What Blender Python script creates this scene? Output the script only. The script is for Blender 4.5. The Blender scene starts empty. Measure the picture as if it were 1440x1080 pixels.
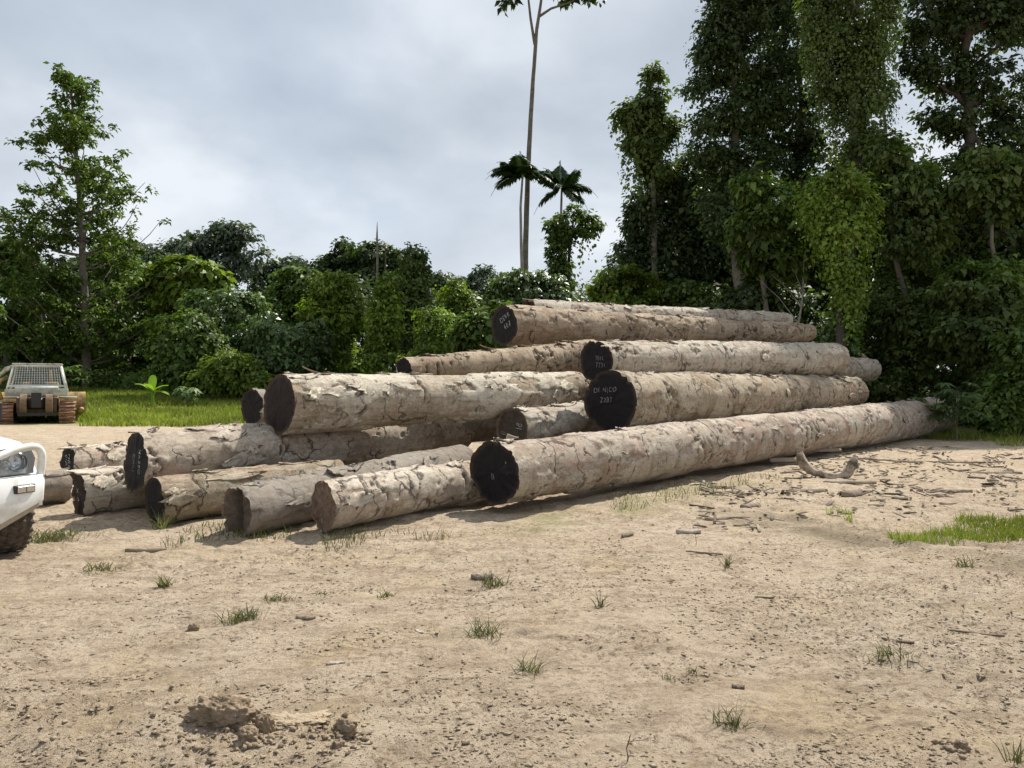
import bpy, math, random
import numpy as np
from mathutils import Vector, Matrix

# ------------------------------------------------------------------ camera, world, sun, exposure
S = bpy.context.scene
C = S.collection
F = 1088.0                      # focal length in photograph pixels (1440 wide)
CAMZ = 1.5
cam_d = bpy.data.cameras.new('camera'); cam = bpy.data.objects.new('camera', cam_d); C.objects.link(cam)
cam_d.sensor_width = 36; cam_d.lens = F / 1440 * 36; cam_d.clip_end = 3000; cam_d.clip_start = 0.05
cam.location = (0, 0, CAMZ); cam.rotation_euler = (math.radians(90), 0, 0)
S.camera = cam
SUN_EL = 52.0
SUN_V = Vector((0.56, 0.83, 0)).normalized()        # horizontal direction towards the sun
S.view_settings.view_transform = 'Standard'; S.view_settings.look = 'None'
S.view_settings.exposure = 0.5; S.view_settings.gamma = 1.0; S.view_settings.use_curve_mapping = False
S.cycles.max_bounces = 6; S.cycles.transparent_max_bounces = 6
S.cycles.use_denoising = True

W = bpy.data.worlds.new('World'); S.world = W; W.use_nodes = True
def build_world():
    nt = W.node_tree; nt.nodes.clear(); L = nt.links.new; N = nt.nodes.new
    out = N('ShaderNodeOutputWorld'); bg = N('ShaderNodeBackground'); bg.inputs['Strength'].default_value = 0.1
    sky = N('ShaderNodeTexSky'); sky.sky_type = 'NISHITA'; sky.sun_disc = False
    sky.sun_elevation = math.radians(SUN_EL); sky.sun_rotation = math.atan2(SUN_V.x, SUN_V.y)
    sky.air_density = 1.0; sky.dust_density = 1.5; sky.ozone_density = 1.0
    tc = N('ShaderNodeTexCoord'); sep = N('ShaderNodeSeparateXYZ'); L(tc.outputs['Generated'], sep.inputs[0])
    # project the view direction on a cloud layer
    add = N('ShaderNodeMath'); add.operation = 'ADD'; add.inputs[1].default_value = 0.4; L(sep.outputs['Z'], add.inputs[0])
    mx = N('ShaderNodeMath'); mx.operation = 'MAXIMUM'; mx.inputs[1].default_value = 0.06; L(add.outputs[0], mx.inputs[0])
    dx = N('ShaderNodeMath'); dx.operation = 'DIVIDE'; L(sep.outputs['X'], dx.inputs[0]); L(mx.outputs[0], dx.inputs[1])
    dy = N('ShaderNodeMath'); dy.operation = 'DIVIDE'; L(sep.outputs['Y'], dy.inputs[0]); L(mx.outputs[0], dy.inputs[1])
    cmb = N('ShaderNodeCombineXYZ'); L(dx.outputs[0], cmb.inputs[0]); L(dy.outputs[0], cmb.inputs[1])
    n1 = N('ShaderNodeTexNoise'); n1.inputs['Scale'].default_value = 1.7; n1.inputs['Detail'].default_value = 6; n1.inputs['Roughness'].default_value = 0.5
    n1.inputs['Distortion'].default_value = 0.1
    L(cmb.outputs[0], n1.inputs['Vector'])
    cr = N('ShaderNodeValToRGB'); e = cr.color_ramp.elements
    e[0].position = 0.36; e[0].color = (3.4, 3.85, 4.45, 1)
    e[1].position = 0.62; e[1].color = (6.2, 6.5, 6.85, 1)
    x = e.new(0.5); x.color = (4.5, 4.95, 5.5, 1)
    L(n1.outputs['Fac'], cr.inputs[0])
    # brighter veil low over the horizon
    hz = N('ShaderNodeMapRange'); hz.inputs['From Min'].default_value = 0.0; hz.inputs['From Max'].default_value = 0.26
    hz.inputs['To Min'].default_value = 0.65; hz.inputs['To Max'].default_value = 0.0; L(sep.outputs['Z'], hz.inputs['Value'])
    m0 = N('ShaderNodeMix'); m0.data_type = 'RGBA'; L(hz.outputs[0], m0.inputs['Factor']); L(cr.outputs[0], m0.inputs['A'])
    m0.inputs['B'].default_value = (6.0, 6.35, 6.8, 1)
    n2 = N('ShaderNodeTexNoise'); n2.inputs['Scale'].default_value = 0.7; n2.inputs['Detail'].default_value = 3; L(cmb.outputs[0], n2.inputs['Vector'])
    cv = N('ShaderNodeMapRange'); cv.inputs['From Min'].default_value = 0.25; cv.inputs['From Max'].default_value = 0.5
    cv.inputs['To Min'].default_value = 0.6; cv.inputs['To Max'].default_value = 0.97; L(n2.outputs['Fac'], cv.inputs['Value'])
    m = N('ShaderNodeMix'); m.data_type = 'RGBA'; L(cv.outputs[0], m.inputs['Factor']); L(sky.outputs[0], m.inputs['A']); L(m0.outputs['Result'], m.inputs['B'])
    L(m.outputs['Result'], bg.inputs['Color']); L(bg.outputs[0], out.inputs[0])
build_world()
sd = bpy.data.lights.new('sun', 'SUN'); sd.energy = 5.0; sd.angle = math.radians(0.6); sd.color = (1.0, 0.94, 0.84)
sun = bpy.data.objects.new('sun', sd); C.objects.link(sun)
to_sun = Vector((SUN_V.x * math.cos(math.radians(SUN_EL)), SUN_V.y * math.cos(math.radians(SUN_EL)), math.sin(math.radians(SUN_EL))))
sun.rotation_euler = to_sun.to_track_quat('Z', 'Y').to_euler()
sun.location = (0, 0, 40)

R = np.random.default_rng(7)
rnd = random.Random(11)

# ------------------------------------------------------------------ helpers
def at(px, py, Y):
    return np.array([(px - 720) / F * Y, Y, CAMZ + (540 - py) / F * Y])

def hash3(ix, iy, iz, seed):
    h = (ix.astype(np.int64) * 374761393 + iy.astype(np.int64) * 668265263 + iz.astype(np.int64) * 2147483647 // 7 + seed * 1274126177) & 0x7fffffff
    h = ((h ^ (h >> 13)) * 1274126177) & 0x7fffffff
    h = ((h ^ (h >> 15)) * 668265263) & 0x7fffffff
    return ((h ^ (h >> 16)) & 0xffff) / 65535.0
def vnoise(p, seed=0):
    f = np.floor(p); t = p - f; t = t * t * (3 - 2 * t); i = f.astype(np.int64)
    r = 0
    for a in (0, 1):
        for b in (0, 1):
            for c in (0, 1):
                w = (t[..., 0] if a else 1 - t[..., 0]) * (t[..., 1] if b else 1 - t[..., 1]) * (t[..., 2] if c else 1 - t[..., 2])
                r = r + w * hash3(i[..., 0] + a, i[..., 1] + b, i[..., 2] + c, seed)
    return r
def fbm(p, seed=0, octv=4, g=0.5):
    r = 0; a = 1; s = 0
    for k in range(octv):
        r = r + a * vnoise(p * (2 ** k), seed + k * 17); s += a; a *= g
    return r / s
def sstep(a, b, x):
    t = np.clip((x - a) / (b - a), 0, 1); return t * t * (3 - 2 * t)

def tag(o, label=None, cat=None, group=None, kind=None):
    if label: o['label'] = label
    if cat: o['category'] = cat
    if group: o['group'] = group
    if kind: o['kind'] = kind
    return o
def empty(name, loc=(0, 0, 0), rz=0.0):
    o = bpy.data.objects.new(name, None); C.objects.link(o); o.location = [float(v) for v in loc]; o.rotation_euler = (0, 0, rz)
    o.empty_display_size = 0.2
    return o
def link(name, me, parent=None, local=True):
    """link mesh in world coordinates; under a parent the vertices are kept where they stand"""
    o = bpy.data.objects.new(name, me); C.objects.link(o)
    if parent is not None:
        o.parent = parent
        if not local:
            o.matrix_parent_inverse = (Matrix.Translation(parent.location) @ parent.rotation_euler.to_matrix().to_4x4()).inverted()
    return o
def mesh_np(name, V, Q, mat, parent=None, smooth=False, origin=None, local=True):
    """V (n,3); Q (m,3|4) index array or list of those"""
    V = np.asarray(V, dtype=np.float64)
    if origin is not None: V = V - np.asarray(origin)
    Qs = Q if isinstance(Q, list) else [Q]
    Qs = [np.asarray(q, dtype=np.int32) for q in Qs if len(q)]
    me = bpy.data.meshes.new(name)
    nl = sum(q.size for q in Qs); nf = sum(len(q) for q in Qs)
    me.vertices.add(len(V)); me.vertices.foreach_set('co', V.astype(np.float32).ravel())
    me.loops.add(nl); me.loops.foreach_set('vertex_index', np.concatenate([q.ravel() for q in Qs]))
    me.polygons.add(nf)
    starts = []; tot = []; s = 0
    for q in Qs:
        k = q.shape[1]; starts.append(s + np.arange(len(q)) * k); s += q.size
    me.polygons.foreach_set('loop_start', np.concatenate(starts).astype(np.int32))
    if smooth: me.polygons.foreach_set('use_smooth', np.ones(nf, dtype=bool))
    me.update(calc_edges=True); me.validate()
    if mat: me.materials.append(mat)
    o = link(name, me, parent, local)
    if origin is not None and (parent is None): o.location = [float(v) for v in origin]
    return o

class Geo:
    """collects pieces that belong to ONE mesh"""
    def __init__(s): s.V = []; s.Q = {3: [], 4: []}; s.n = 0
    def add(s, V, Q):
        V = np.asarray(V, float); Q = np.asarray(Q)
        s.V.append(V); s.Q[Q.shape[1]].append(Q + s.n); s.n += len(V); return s
    def box(s, x0, x1, y0, y1, z0, z1, M=None, taper=None):
        V = np.array([(x, y, z) for z in (z0, z1) for y in (y0, y1) for x in (x0, x1)], float)
        if taper:
            cx, cy = (x0 + x1) / 2, (y0 + y1) / 2
            V[4:, 0] = cx + (V[4:, 0] - cx) * taper[0]; V[4:, 1] = cy + (V[4:, 1] - cy) * taper[1]
        if M is not None: V = V @ np.array(M.to_3x3()).T + np.array(M.to_translation())
        return s.add(V, [(0, 2, 3, 1), (4, 5, 7, 6), (0, 1, 5, 4), (2, 6, 7, 3), (0, 4, 6, 2), (1, 3, 7, 5)])
    def tube(s, pts, rad, n=8, cap=True):
        V, Q = tube(pts, rad, n); k = len(V); s.add(V, Q)
        if cap:
            m = len(pts); b = s.n - k
            for base, ring in ((b, 0), (b + (m - 1) * n, 1)):
                c = s.n; s.V.append(np.array([V[(base - b):(base - b) + n].mean(0)])); s.n += 1
                idx = [base + i for i in range(n)]
                s.Q[3].append(np.array([(idx[i], idx[(i + 1) % n], c) if ring else (idx[(i + 1) % n], idx[i], c) for i in range(n)]))
        return s
    def build(s, name, mat, parent=None, smooth=False, bevel=0.0, origin=None, local=True):
        Q = [np.concatenate(q) for q in s.Q.values() if q]
        o = mesh_np(name, np.concatenate(s.V), Q, mat, parent, smooth, origin, local)
        if bevel:
            m = o.modifiers.new('bevel', 'BEVEL'); m.width = bevel; m.segments = 2; m.limit_method = 'ANGLE'
            me = o.data
            me.polygons.foreach_set('use_smooth', np.ones(len(me.polygons), dtype=bool))
            m.harden_normals = True
        return o
def tube(pts, rad, n=8, wob=0.0, seed=0):
    P = np.asarray(pts, float); m = len(P); rad = np.broadcast_to(np.asarray(rad, float), (m,))
    T = np.gradient(P, axis=0); T /= np.linalg.norm(T, axis=1)[:, None] + 1e-9
    up = np.array([0, 0, 1.0]) if abs(T[0][2]) < 0.8 else np.array([1.0, 0, 0])
    V = np.zeros((m, n, 3)); a = np.arange(n) / n * 2 * np.pi
    u = np.cross(up, T[0]); u /= np.linalg.norm(u)
    for i in range(m):
        u = u - T[i] * np.dot(u, T[i]); u /= np.linalg.norm(u) + 1e-9
        v = np.cross(T[i], u)
        rr = rad[i] * np.ones(n)
        if wob: rr = rr * (1 + wob * (vnoise(np.stack([np.cos(a) * 1.7, np.sin(a) * 1.7, np.full(n, i * 0.6)], -1) + 50, seed) - 0.5) * 2)
        V[i] = P[i] + rr[:, None] * (np.cos(a)[:, None] * u + np.sin(a)[:, None] * v)
    i = np.arange(m - 1)[:, None]; j = np.arange(n)[None, :]
    Q = np.stack([i * n + j, i * n + (j + 1) % n, (i + 1) * n + (j + 1) % n, (i + 1) * n + j], -1).reshape(-1, 4)
    return V.reshape(-1, 3), Q

# ------------------------------------------------------------------ materials
def mat(name):
    m = bpy.data.materials.new(name); m.use_nodes = True; nt = m.node_tree
    b = nt.nodes['Principled BSDF']; return m, nt, b, nt.links.new, nt.nodes.new
def simple(name, col, rough=0.6, metal=0.0, var=0.0, scale=6.0, bump=0.0, bscale=40.0, dirt=None, coat=0.0, island=None):
    m, nt, b, L, N = mat(name)
    b.inputs['Roughness'].default_value = rough; b.inputs['Metallic'].default_value = metal
    b.inputs['Coat Weight'].default_value = coat
    tc = N('ShaderNodeTexCoord')
    if var or dirt:
        n = N('ShaderNodeTexNoise'); n.inputs['Scale'].default_value = scale; n.inputs['Detail'].default_value = 6; n.inputs['Roughness'].default_value = 0.65
        L(tc.outputs['Object'], n.inputs['Vector'])
        r = N('ShaderNodeValToRGB'); e = r.color_ramp.elements
        e[0].position = 0.3; e[1].position = 0.72
        e[0].color = (*(dirt if dirt else [c * (1 - var) for c in col]), 1); e[1].color = (*[min(1, c * (1 + var)) for c in col], 1)
        if dirt: e[0].position = 0.38; e[1].position = 0.55
        L(n.outputs['Fac'], r.inputs[0]); L(r.outputs[0], b.inputs['Base Color'])
        if island:
            g = N('ShaderNodeNewGeometry'); k = N('ShaderNodeMix'); k.data_type = 'RGBA'; pw = N('ShaderNodeMath'); pw.operation = 'POWER'; pw.inputs[1].default_value = 2.0
            L(g.outputs['Random Per Island'], pw.inputs[0]); L(pw.outputs[0], k.inputs['Factor']); L(r.outputs[0], k.inputs['A']); k.inputs['B'].default_value = (*island, 1); L(k.outputs['Result'], b.inputs['Base Color'])
    else: b.inputs['Base Color'].default_value = (*col, 1)
    if bump:
        n2 = N('ShaderNodeTexNoise'); n2.inputs['Scale'].default_value = bscale; n2.inputs['Detail'].default_value = 5
        L(tc.outputs['Object'], n2.inputs['Vector'])
        bp = N('ShaderNodeBump'); bp.inputs['Strength'].default_value = bump; bp.inputs['Distance'].default_value = 0.01
        L(n2.outputs['Fac'], bp.inputs['Height']); L(bp.outputs[0], b.inputs['Normal'])
    return m
def leaf_mat(name, ca, cb, rough=0.5, trans=0.28, tcol=None, spec=0.2):
    m, nt, b, L, N = mat(name)
    g = N('ShaderNodeNewGeometry'); r = N('ShaderNodeValToRGB'); e = r.color_ramp.elements
    e[0].color = (*ca, 1); e[1].color = (*cb, 1)
    L(g.outputs['Random Per Island'], r.inputs[0])
    # clumps of older, darker growth spread over metres
    n = N('ShaderNodeTexNoise'); n.inputs['Scale'].default_value = 0.45; n.inputs['Detail'].default_value = 3
    L(g.outputs['Position'], n.inputs['Vector'])
    mr = N('ShaderNodeMapRange'); mr.inputs['From Min'].default_value = 0.3; mr.inputs['From Max'].default_value = 0.7
    mr.inputs['To Min'].default_value = 0.65; mr.inputs['To Max'].default_value = 1.35; L(n.outputs['Fac'], mr.inputs['Value'])
    mul = N('ShaderNodeVectorMath'); mul.operation = 'SCALE'; L(r.outputs[0], mul.inputs[0]); L(mr.outputs[0], mul.inputs['Scale'])
    L(mul.outputs[0], b.inputs['Base Color']); b.inputs['Roughness'].default_value = rough
    b.inputs['Specular IOR Level'].default_value = spec
    t = N('ShaderNodeBsdfTranslucent'); mx = N('ShaderNodeMixShader'); mx.inputs[0].default_value = trans
    tint = N('ShaderNodeMix'); tint.data_type = 'RGBA'; tint.blend_type = 'MULTIPLY'; tint.inputs['Factor'].default_value = 1
    L(mul.outputs[0], tint.inputs['A']); tint.inputs['B'].default_value = (*(tcol or (1.45, 1.6, 0.65)), 1)
    L(tint.outputs['Result'], t.inputs['Color'])
    out = [x for x in nt.nodes if x.type == 'OUTPUT_MATERIAL'][0]
    L(b.outputs[0], mx.inputs[1]); L(t.outputs[0], mx.inputs[2]); L(mx.outputs[0], out.inputs['Surface'])
    return m
M = {}
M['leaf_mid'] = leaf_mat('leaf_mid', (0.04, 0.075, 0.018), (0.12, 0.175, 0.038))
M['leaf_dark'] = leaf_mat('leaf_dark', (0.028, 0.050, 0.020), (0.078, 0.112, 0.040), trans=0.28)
M['leaf_bright'] = leaf_mat('leaf_bright', (0.075, 0.13, 0.02), (0.18, 0.235, 0.035), trans=0.33)
M['leaf_vine'] = leaf_mat('leaf_vine', (0.075, 0.13, 0.02), (0.20, 0.27, 0.05), trans=0.35)  # leaf colour brightened in place of the sunlight the vine dome lacks
M['leaf_vine_dim'] = leaf_mat('leaf_vine_dim', (0.05, 0.085, 0.025), (0.13, 0.17, 0.05), trans=0.33)
M['leaf_gloss'] = leaf_mat('leaf_gloss', (0.05, 0.09, 0.03), (0.13, 0.19, 0.065), rough=0.42, trans=0.25, spec=0.4)
M['leaf_far'] = leaf_mat('leaf_far', (0.06, 0.088, 0.06), (0.115, 0.15, 0.095), trans=0.2)  # distance haze is put into the leaf colour as a bluish tone
M['palm'] = leaf_mat('palm_leaf', (0.022, 0.045, 0.018), (0.05, 0.085, 0.025), rough=0.35, trans=0.15)
M['banana'] = leaf_mat('banana_leaf', (0.15, 0.26, 0.03), (0.22, 0.34, 0.05), trans=0.35)
M['grass'] = leaf_mat('grass_blade', (0.11, 0.15, 0.025), (0.25, 0.28, 0.06), trans=0.35)
M['grass_dry'] = leaf_mat('grass_blade_foreground', (0.04, 0.065, 0.018), (0.16, 0.155, 0.06), trans=0.2)
M['trunk'] = simple('tree_bark', (0.13, 0.115, 0.09), 0.9, var=0.45, scale=3.5, bump=0.6, bscale=18)
M['trunk_pale'] = simple('pale_tree_bark', (0.24, 0.225, 0.19), 0.85, var=0.4, scale=2.2, bump=0.5, bscale=14)
M['trunk_dark'] = simple('dark_tree_bark', (0.06, 0.05, 0.04), 0.9, var=0.45, scale=3, bump=0.6, bscale=18)
M['deadwood'] = simple('weathered_dead_wood', (0.36, 0.31, 0.25), 0.85, var=0.45, scale=5, bump=0.6, bscale=30)
M['bark_chip'] = simple('brown_bark_chip', (0.14, 0.105, 0.075), 0.95, var=0.5, scale=7, bump=0.6, bscale=60, island=(0.36, 0.30, 0.22))
M['chip_dark'] = simple('dark_debris', (0.095, 0.070, 0.048), 0.95, var=0.5, scale=9, island=(0.20, 0.15, 0.10))
M['root'] = simple('weathered_root', (0.26, 0.215, 0.165), 0.9, var=0.5, scale=6, bump=0.9, bscale=25, dirt=(0.10, 0.075, 0.05))
M['mud'] = simple('torn_brown_mud', (0.18, 0.135, 0.09), 0.95, var=0.4, scale=16, bump=1.2, bscale=45, dirt=(0.13, 0.095, 0.06))
M['clod'] = simple('dry_mud', (0.27, 0.21, 0.14), 0.95, var=0.35, scale=14, bump=1.0, bscale=70, island=(0.33, 0.26, 0.18))
M['chalk'] = simple('white_paint_stroke', (0.40, 0.40, 0.39), 0.8, var=0.25, scale=60)

def bark_mat(name, pale, brown, pink, algae, wear=0.5, seed=0, crk=0.8, spk=0.7, stain=0.5):
    m, nt, b, L, N = mat(name)
    tc = N('ShaderNodeTexCoord'); at_ = N('ShaderNodeAttribute'); at_.attribute_name = 'bark'
    ax_ = N('ShaderNodeAttribute'); ax_.attribute_name = 'grain_co'
    sep = N('ShaderNodeSeparateColor'); L(at_.outputs['Color'], sep.inputs[0])
    mp = N('ShaderNodeMapping'); mp.inputs['Location'].default_value = (seed * 3.1, seed * 1.7, 0); L(ax_.outputs['Vector'], mp.inputs['Vector'])
    v = mp.outputs[0]
    def scaled(sc):
        k = N('ShaderNodeVectorMath'); k.operation = 'MULTIPLY'; L(v, k.inputs[0]); k.inputs[1].default_value = sc; return k.outputs[0]
    def noise(scale, det=6, rough=0.6, dist=0.0, vec=v):
        n = N('ShaderNodeTexNoise'); n.inputs['Scale'].default_value = scale; n.inputs['Detail'].default_value = det
        n.inputs['Roughness'].default_value = rough; n.inputs['Distortion'].default_value = dist; L(vec, n.inputs['Vector']); return n.outputs['Fac']
    def ramp(x, p0, p1, c0=(0, 0, 0, 1), c1=(1, 1, 1, 1)):
        r = N('ShaderNodeValToRGB'); e = r.color_ramp.elements; e[0].position = p0; e[1].position = p1; e[0].color = c0; e[1].color = c1
        L(x, r.inputs[0]); return r.outputs[0]
    def mix(f, a, b_, mode='MIX'):
        k = N('ShaderNodeMix'); k.data_type = 'RGBA'; k.blend_type = mode
        if isinstance(f, float): k.inputs['Factor'].default_value = f
        else: L(f, k.inputs['Factor'])
        for s, x in (('A', a), ('B', b_)):
            if isinstance(x, tuple): k.inputs[s].default_value = (*x, 1)
            else: L(x, k.inputs[s])
        return k.outputs['Result']
    def math_(op, a, b_=None):
        k = N('ShaderNodeMath'); k.operation = op
        for i, x in enumerate((a, b_)):
            if x is None: continue
            if isinstance(x, (int, float)): k.inputs[i].default_value = x
            else: L(x, k.inputs[i])
        return k.outputs[0]
    big = ramp(noise(1.3, 5, 0.6, 0.6), 0.40, 0.62)
    mid = ramp(noise(7, 7, 0.7, 0.3), 0.35, 0.66)
    fine = ramp(noise(55, 5, 0.75), 0.3, 0.7)
    c = mix(big, pale, tuple(p * 0.72 + q * 0.28 for p, q in zip(pale, brown)))
    c = mix(math_('MULTIPLY', mid, 0.75), c, brown)
    c = mix(math_('MULTIPLY', ramp(noise(2.1, 5, 0.65, 1.0), 0.52, 0.64), min(0.9, stain + 0.15)), c, pink)
    c = mix(math_('MULTIPLY', ramp(noise(3.3, 6, 0.7, 0.5), 0.56, 0.70), 0.45), c, algae)
    # raised bark plates are greyer, bare wood below is tan
    edge = ramp(math_('ADD', sep.outputs['Red'], math_('MULTIPLY', math_('SUBTRACT', noise(28, 5, 0.7), 0.5), 0.9)), 0.42, 0.58)
    c = mix(math_('MULTIPLY', edge, wear), c, tuple(p * 1.08 for p in pale))
    # fibres along the log, stains round it
    c = mix(math_('MULTIPLY', ramp(noise(5, 6, 0.7, 0.2, scaled((0.35, 3.2, 3.2))), 0.50, 0.68), 0.45), c, tuple(x * 0.55 for x in brown))
    c = mix(math_('MULTIPLY', ramp(noise(1.0, 5, 0.7, 0.8, scaled((2.2, 0.5, 0.5))), 0.52, 0.66), stain), c, tuple(x * 0.8 for x in brown))
    c = mix(math_('MULTIPLY', ramp(noise(11, 7, 0.75, 0.4, scaled((0.7, 1.3, 1.3))), 0.52, 0.62), 0.5), c, tuple(x * 0.6 for x in brown))
    c = mix(math_('MULTIPLY', ramp(noise(9, 6, 0.7, 0.2, scaled((0.6, 1.6, 1.6))), 0.58, 0.68), 0.55), c, tuple(min(0.75, x * 1.3) for x in pale))
    # wandering fissures
    wp = N('ShaderNodeTexNoise'); wp.inputs['Scale'].default_value = 3.0; wp.inputs['Detail'].default_value = 5; L(v, wp.inputs['Vector'])
    va = N('ShaderNodeVectorMath'); va.operation = 'MULTIPLY_ADD'; L(wp.outputs['Color'], va.inputs[0]); va.inputs[1].default_value = (0.55, 0.55, 0.55); L(v, va.inputs[2])
    vs = N('ShaderNodeVectorMath'); vs.operation = 'MULTIPLY'; L(va.outputs[0], vs.inputs[0]); vs.inputs[1].default_value = (1.7, 0.75, 0.75)
    vo = N('ShaderNodeTexVoronoi'); vo.feature = 'DISTANCE_TO_EDGE'; vo.inputs['Scale'].default_value = 1.5; L(vs.outputs[0], vo.inputs['Vector'])
    fis = ramp(vo.outputs['Distance'], 0.004, 0.032, (1, 1, 1, 1), (0, 0, 0, 1))
    fmask = ramp(noise(2.3, 4, 0.6), 0.48, 0.55)
    fis = math_('MULTIPLY', fis, fmask)
    vo2 = N('ShaderNodeTexVoronoi'); vo2.feature = 'DISTANCE_TO_EDGE'; vo2.inputs['Scale'].default_value = 7.5; L(va.outputs[0], vo2.inputs['Vector'])
    fis2 = math_('MULTIPLY', ramp(vo2.outputs['Distance'], 0.0, 0.05, (1, 1, 1, 1), (0, 0, 0, 1)), ramp(noise(2.6, 4, 0.6), 0.56, 0.66))
    crack = math_('MAXIMUM', math_('MAXIMUM', fis, math_('MULTIPLY', fis2, 0.75)), sep.outputs['Green'])
    c = mix(math_('MULTIPLY', crack, crk), c, (0.030, 0.020, 0.014))
    # specks
    sp = ramp(noise(38, 6, 0.8), 0.54, 0.62)
    c = mix(math_('MULTIPLY', math_('MULTIPLY', sp, ramp(noise(2.2, 4), 0.36, 0.56)), spk), c, (0.085, 0.06, 0.04))
    c = mix(0.28, c, mix(fine, (0.55, 0.5, 0.45), (1.0, 1.0, 1.0)), 'MULTIPLY')
    L(c, b.inputs['Base Color']); b.inputs['Roughness'].default_value = 0.88; b.inputs['Specular IOR Level'].default_value = 0.25
    h = math_('ADD', math_('MULTIPLY', noise(13, 9, 0.8, 0.4), 0.8), math_('MULTIPLY', noise(70, 4, 0.7), 0.25))
    h = math_('SUBTRACT', h, math_('MULTIPLY', crack, 0.9 * crk)); h = math_('ADD', h, math_('MULTIPLY', edge, 0.5))
    bp = N('ShaderNodeBump'); bp.inputs['Strength'].default_value = 0.85; bp.inputs['Distance'].default_value = 0.022
    L(h, bp.inputs['Height']); L(bp.outputs[0], b.inputs['Normal'])
    return m
PALE = (0.51, 0.475, 0.405); BROWN = (0.26, 0.195, 0.13); PINK = (0.34, 0.22, 0.165); ALG = (0.25, 0.25, 0.13)
M['bark_a'] = bark_mat('log_bark', PALE, BROWN, PINK, ALG)
M['bark_b'] = bark_mat('log_bark_brown', (0.40, 0.325, 0.24), (0.22, 0.155, 0.10), (0.30, 0.19, 0.13), (0.27, 0.25, 0.14), 0.7, 2, 0.85, 0.75, 0.6)
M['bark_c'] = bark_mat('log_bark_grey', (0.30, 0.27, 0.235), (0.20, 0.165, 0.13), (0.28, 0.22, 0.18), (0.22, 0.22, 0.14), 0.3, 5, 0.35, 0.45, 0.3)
M['bark_d'] = bark_mat('log_bark_bleached', (0.56, 0.51, 0.43), (0.33, 0.25, 0.18), PINK, (0.33, 0.30, 0.19), 0.6, 9, 0.75, 0.6, 0.4)
M['bark_e'] = bark_mat('log_bark_pinkish', (0.50, 0.45, 0.38), (0.29, 0.22, 0.16), (0.37, 0.24, 0.19), (0.30, 0.28, 0.16), 0.45, 13, 0.8, 0.75, 0.7)
M['bark_f'] = bark_mat('log_bark_plated', (0.53, 0.485, 0.40), (0.27, 0.20, 0.13), (0.40, 0.29, 0.20), (0.28, 0.26, 0.14), 0.9, 17, 0.7, 0.8, 0.5)
M['bark_g'] = bark_mat('log_bark_warm', (0.44, 0.385, 0.30), (0.22, 0.165, 0.10), (0.31, 0.18, 0.12), (0.25, 0.24, 0.12), 0.5, 21, 0.8, 0.85, 0.8)
def cut_mat(name, base, rim, bump=0.6, line=0.5):
    m, nt, b, L, N = mat(name); tc = N('ShaderNodeTexCoord')
    a = N('ShaderNodeAttribute'); a.attribute_name = 'bark'; sep = N('ShaderNodeSeparateColor'); L(a.outputs['Color'], sep.inputs[0])
    n = N('ShaderNodeTexNoise'); n.inputs['Scale'].default_value = 14; n.inputs['Detail'].default_value = 8; n.inputs['Roughness'].default_value = 0.7
    L(tc.outputs['Object'], n.inputs['Vector'])
    r = N('ShaderNodeValToRGB'); e = r.color_ramp.elements; e[0].position = 0.35; e[1].position = 0.75
    e[0].color = (*base, 1); e[1].color = (*[min(1, c * (1 + 2.2 * line)) for c in base], 1); L(n.outputs['Fac'], r.inputs[0])
    ad = N('ShaderNodeMath'); ad.operation = 'ADD'; L(sep.outputs['Red'], ad.inputs[0])
    ms = N('ShaderNodeMath'); ms.operation = 'MULTIPLY_ADD'; ms.inputs[1].default_value = 0.3; ms.inputs[2].default_value = -0.15; L(n.outputs['Fac'], ms.inputs[0]); L(ms.outputs[0], ad.inputs[1])
    rr = N('ShaderNodeValToRGB'); rr.color_ramp.elements[0].position = 0.84; rr.color_ramp.elements[1].position = 0.97; L(ad.outputs[0], rr.inputs[0])
    mx = N('ShaderNodeMix'); mx.data_type = 'RGBA'; L(rr.outputs[0], mx.inputs['Factor']); L(r.outputs[0], mx.inputs['A']); mx.inputs['B'].default_value = (*rim, 1)
    L(mx.outputs['Result'], b.inputs['Base Color']); b.inputs['Roughness'].default_value = 0.8; b.inputs['Specular IOR Level'].default_value = 0.2
    bp = N('ShaderNodeBump'); bp.inputs['Strength'].default_value = bump; bp.inputs['Distance'].default_value = 0.012
    n2 = N('ShaderNodeTexNoise'); n2.inputs['Scale'].default_value = 45; n2.inputs['Detail'].default_value = 6; L(tc.outputs['Object'], n2.inputs['Vector'])
    L(n2.outputs['Fac'], bp.inputs['Height']); L(bp.outputs[0], b.inputs['Normal'])
    return m
M['cut_black'] = cut_mat('black_sealed_cut', (0.010, 0.0085, 0.009), (0.05, 0.035, 0.028))
M['cut_dark'] = cut_mat('dark_weathered_cut', (0.018, 0.012, 0.010), (0.07, 0.048, 0.035))
M['cut_brown'] = cut_mat('brown_rough_cut', (0.10, 0.07, 0.05), (0.17, 0.125, 0.09), 1.0, 0.8)
M['cut_grey'] = cut_mat('grey_brown_cut', (0.055, 0.043, 0.034), (0.16, 0.12, 0.09), 0.5)

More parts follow.
